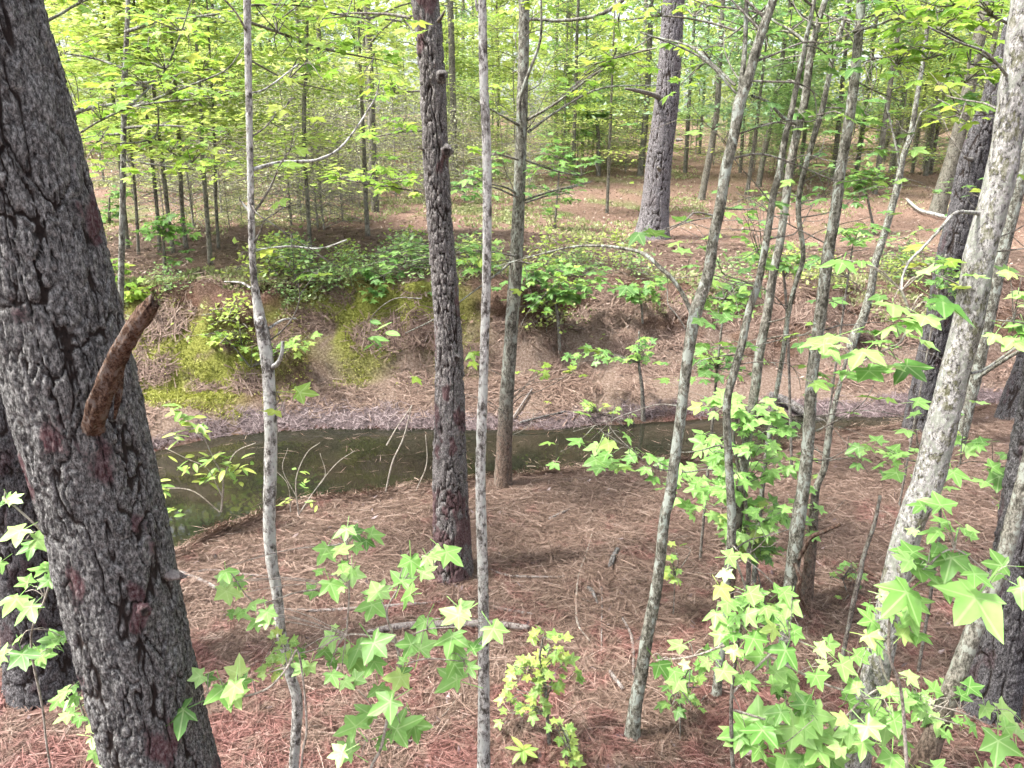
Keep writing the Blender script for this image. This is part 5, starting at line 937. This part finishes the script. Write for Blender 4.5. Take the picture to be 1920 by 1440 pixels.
KIND = {'lime': [forest_meshes(200 + q, 'cloud_lime', 'far_stem', H=9, nb=34, per=230, blen=2.6, z0=1.3, size=.062, trunk_r=.06, tilt=.24, flat=.06) for q in range(3)],
        'green': [forest_meshes(220 + q, 'cloud_green', 'far_stem', H=10, nb=34, per=200, blen=2.5, z0=1.6, size=.064, trunk_r=.07, tilt=.28, flat=.06) for q in range(3)],
        'blue': [forest_meshes(240 + q, 'cloud_blue', 'far_stem', H=12, nb=40, per=150, blen=2.2, z0=1.9, size=.07, trunk_r=.10, tilt=.5) for q in range(2)],
        'tall': [forest_meshes(260 + q, 'cloud_green', 'far_stem', H=17, nb=26, per=75, blen=3.4, z0=6.0, size=.11, trunk_r=.17, tilt=.5) for q in range(3)],
        'small': [forest_meshes(280 + q, 'cloud_lime', 'far_stem', H=4.2, nb=20, per=130, blen=1.6, z0=1.3, size=.05, trunk_r=.028, flat=.035, tilt=.2) for q in range(3)],
        'bushy': [forest_meshes(360 + q, ('cloud_lime', 'cloud_green')[q % 2], 'brush_twig', H=4.6, nb=34, per=110, blen=1.7, z0=.3, size=.055, trunk_r=.03, flat=.05, tilt=.25) for q in range(4)],
        'pole': [forest_meshes(320 + q, 'cloud_lime', 'far_stem', H=12, nb=22, per=75, blen=2.2, z0=2.8, size=.06, trunk_r=.075, flat=.05, tilt=.25) for q in range(4)],
        'clump': [forest_meshes(340 + q, ('cloud_green', 'cloud_lime')[q % 2], 'twig', H=.5, nb=16, per=14, blen=.5, z0=.02, size=.036, trunk_r=.008, flat=.06, tilt=.4) for q in range(4)],
        'brush': [forest_meshes(300 + q, 'cloud_pale', 'brush_twig', H=2.4, nb=80, per=12, blen=1.0, z0=.1, size=.026, trunk_r=.02, flat=.16, tilt=.8) for q in range(4)]}
fr = random.Random(21)
def forest_tree(kind, loc, label, group, s=1., name=None, rz=None, lean=(0, 0)):
    tmesh, cmesh = KIND[kind][fr.randrange(len(KIND[kind]))]
    cat = 'shrub' if kind == 'brush' else 'tree'; root = thing(name or ('brush_shrub' if kind == 'brush' else 'woodland_tree'), label, cat, loc, group)
    root.rotation_euler = (lean[0], lean[1], fr.uniform(0, 6.28) if rz is None else rz); root.scale = (s, s, s * fr.uniform(.9, 1.1))
    link('trunk', tmesh, root); link('crown', cmesh, root); return root
def gp(px, py): 
    g = ground_hit(px, py); return (g.x, g.y, g.z)
# slim stems one can tell apart across the creek
def far_stem(label, pts, m='far_stem', rise=3, group=None, kind=None, s=1.):
    o = make_tree('woodland_tree', label, 'tree', pts, ground_hit(pts[0][0], pts[0][1]).y, m, rise=rise, seg=8, step=.25, amp=.13, group=group)
    if kind:
        tm, cm = KIND[kind][fr.randrange(len(KIND[kind]))]; c = link('crown', cm, o); c.rotation_euler = (0, 0, fr.uniform(0, 6.28)); c.scale = (s, s, s)
    return o
G1 = 'slender stems in the left thicket'
for q in (('third from the thick pine of the slender dark stems in the left thicket', [(300, 475, 8), (295, 400, 7), (285, 300, 7)]), ('fourth from the thick pine of the slender dark stems in the left thicket', [(325, 478, 8), (315, 400, 8), (305, 310, 8)]), ('fifth from the thick pine of the slender dark stems in the left thicket', [(350, 470, 9), (342, 400, 8), (335, 250, 8)]), ('sixth from the thick pine of the slender dark stems in the left thicket', [(395, 500, 10), (388, 400, 9), (380, 300, 8), (375, 180, 7)]), ('rightmost of the slender dark stems in the left thicket', [(410, 470, 6), (405, 380, 6), (402, 250, 5)]), ('leftmost of the slender dark stems in the left thicket', [(240, 470, 8), (232, 380, 7), (222, 270, 7)]), ('second from the thick pine of the slender dark stems in the left thicket', [(260, 480, 6), (256, 400, 6), (250, 320, 5)])):
    far_stem(*q, group=G1, kind='small', s=1.2)
far_stem('thin dark tree with forked top right of the crooked sapling across the creek', [(583, 500, 9), (578, 400, 8), (572, 300, 8), (570, 200, 8), (575, 120, 6)], kind='lime', s=.8)
far_stem('short grey stem with twiggy top near the middle pine across the creek', [(690, 445, 9), (686, 380, 9), (684, 320, 8)], kind='small')
far_stem('dark trunk glimpsed just right of the middle pine', [(853, 335, 14), (851, 260, 13), (849, 180, 12), (846, 60, 12)], kind='tall')
far_stem('grey trunk rising behind the water edge tree sprays', [(1062, 300, 16), (1060, 200, 15), (1066, 100, 14), (1068, 30, 13)], kind='tall')
far_stem('thin leaning stem left of the mauve pine', [(1138, 400, 6), (1142, 300, 6), (1145, 220, 5)], kind='small')
far_stem('pale trunk directly left of the mauve pine', [(1200, 330, 12), (1208, 250, 12), (1214, 170, 11), (1218, 80, 11)], kind='green')
far_stem('lichened thin trunk directly right of the mauve pine', [(1315, 375, 13), (1325, 320, 13), (1335, 270, 12), (1345, 200, 11), (1350, 100, 10)], kind='blue')
for q in (('leftmost of the slim stems in the grove behind the tight clump', [(1400, 365, 8), (1410, 300, 8), (1418, 240, 7)]), ('second from the left of the slim stems in the grove behind the tight clump', [(1422, 350, 11), (1432, 290, 11), (1445, 230, 10), (1465, 120, 9)]), ('third from the left of the slim stems in the grove behind the tight clump', [(1455, 340, 7), (1462, 290, 7), (1475, 210, 6)]), ('rightmost of the slim stems in the grove behind the tight clump', [(1560, 340, 10), (1572, 240, 10), (1580, 150, 9)]), ('fourth from the left of the slim stems in the grove behind the tight clump', [(1500, 330, 7), (1508, 260, 7), (1515, 190, 6)])):
    far_stem(*q, group='slim stems behind the tight clump', kind='green', s=.9)
far_stem('grey trunk behind the feathery bush right of the slim straight tree', [(1652, 300, 17), (1662, 250, 16), (1675, 180, 15), (1695, 80, 14)], kind='tall')
far_stem('pale slender trunk left of the far leaning pine', [(1735, 330, 9), (1745, 270, 9), (1755, 200, 8), (1770, 100, 8)], kind='lime')
# brush and filling trees
ta_ = random.Random(4)
for k in range(120):
    px = ta_.choice([ta_.uniform(180, 800), ta_.uniform(180, 800), ta_.uniform(600, 1180), ta_.uniform(1280, 1900)]); py = ta_.uniform(285, 440) if px < 700 else ta_.uniform(280, 385) if px < 1000 else ta_.uniform(275, 330)
    forest_tree('brush', gp(px, py), 'tangled twiggy brush with tiny pale leaves across the creek', 'tangled brush across the creek', ta_.uniform(.5, 1.25))
for k in range(34):
    px = ta_.uniform(150, 1900) if k % 3 else ta_.uniform(160, 780); py = ta_.uniform(280, 345) if px < 900 else ta_.uniform(275, 330)
    if 1150 < px < 1330: continue
    forest_tree('small', gp(px, py), 'small lime leafed understory tree across the creek', 'understory trees across the creek', ta_.uniform(.6, 1.05))
for k in range(54):
    Yd = ta_.uniform(22, 46); xx = ta_.uniform(-.7, .72) * Yd
    forest_tree('bushy', (xx, Yd, hz(xx, Yd)), 'bushy low understory tree far back between the trunks', 'bushy understory far back between the trunks', ta_.uniform(.7, 1.2))
for k in range(34):
    Yd = ta_.uniform(15, 42); xx = ta_.uniform(-.7, .72) * Yd
    if Yd < 20 and .08 < xx / Yd < .3: continue
    forest_tree('pole', (xx, Yd, hz(xx, Yd)), 'slim bare stemmed tree with leaves only high up across the creek', 'slim bare stemmed trees across the creek', ta_.uniform(.75, 1.15))
for k in range(46):
    Yd = ta_.uniform(26, 56); xx = ta_.uniform(-.72, .72) * Yd
    kind = ta_.choice(['lime', 'lime', 'green'] if xx < 0 else ['lime', 'lime', 'green', 'green', 'blue'])
    if Yd < 29 and xx / Yd > .05: continue
    forest_tree(kind, (xx, Yd, hz(xx, Yd)), {'lime': 'lime leafed woodland tree in the depth of the wood', 'green': 'mid green woodland tree in the depth of the wood', 'blue': 'bluish green woodland tree in the depth of the wood'}[kind], 'woodland trees across the creek', ta_.uniform(.8, 1.15))
for k in range(26):
    Yd = ta_.uniform(42, 80); xx = ta_.uniform(-.75, .75) * Yd
    forest_tree('tall', (xx, Yd, hz(xx, Yd)), 'tall trunked forest tree far behind', 'tall forest trees far behind', ta_.uniform(.9, 1.2))
for k in range(38):
    xx = ta_.uniform(-6.2, 7.5) if k % 3 else ta_.uniform(-5.5, .5); f0 = float(np.interp(xx, FOOT[:, 0], FOOT[:, 1])); yy = f0 + (ta_.uniform(.85, 1.6) if k % 4 else ta_.uniform(.1, .8)); 
    if xx > 1 and k % 2: yy = f0 + ta_.uniform(1.0, 1.8)
    o = forest_tree('clump', (xx, yy - .05, hz(xx, yy) - .03), 'low leafy clump rooted in the far bank', 'leafy clumps on the far bank', ta_.uniform(.6, 1.25), 'bank_plant'); o['category'] = 'plant'
for k in range(26):
    xx = ta_.uniform(-5.5, 6.5) if k % 2 else ta_.uniform(2.5, 5.5); f0 = float(np.interp(xx, FOOT[:, 0], FOOT[:, 1])); pts = []; yy = f0 + 1.15; x0 = xx; z = hz(xx, yy) + .01
    for q in range(6):
        pts.append((xx, yy, max(z, hz(xx, yy) + .012))); yy -= ta_.uniform(.05, .14); xx += ta_.uniform(-.09, .09); z -= ta_.uniform(.03, .16)
    D = cat_rom(np.array(pts), 18); V, F, tr, A = tube(D, np.linspace(ta_.uniform(.007, .016), .003, 18), 6, smooth_disp(.2, 900 + k)); c = np.array(pts[0])
    tag(link('exposed_root', mesh_np('exposed_root', V - c, F, [M[ta_.choice(['grey_dead', 'dark_stick', 'twig'])]], True, {'tone': ('POINT', A)}, tr), None, tuple(c)), 'thin bare root hanging down the eroded far bank', 'root', 'bare roots hanging down the far bank')
# distant mass of the forest
r = np.random.default_rng(77); n = 22000; a = r.uniform(-.80, .80, n); d = r.uniform(70, 110, n)
V, T = leaf_cloud(np.stack([np.sin(a) * d, np.cos(a) * d, 3 + r.uniform(0, 1, n) ** .8 * 26], -1), r.normal(0, 1, (n, 3)) + np.array([0, -.3, .6]), r.uniform(.35, .75, n), r); tn = np.repeat(np.clip(r.normal(.5, .25, n), 0, 1), 2)
tag(link('distant_forest', mesh_np('distant_forest', np.array(V), None, [M['cloud_lime']], False, {'tint': ('FACE', tn)}, np.array(T))), 'far wall of leafy forest behind the trunks', 'forest', kind='stuff')
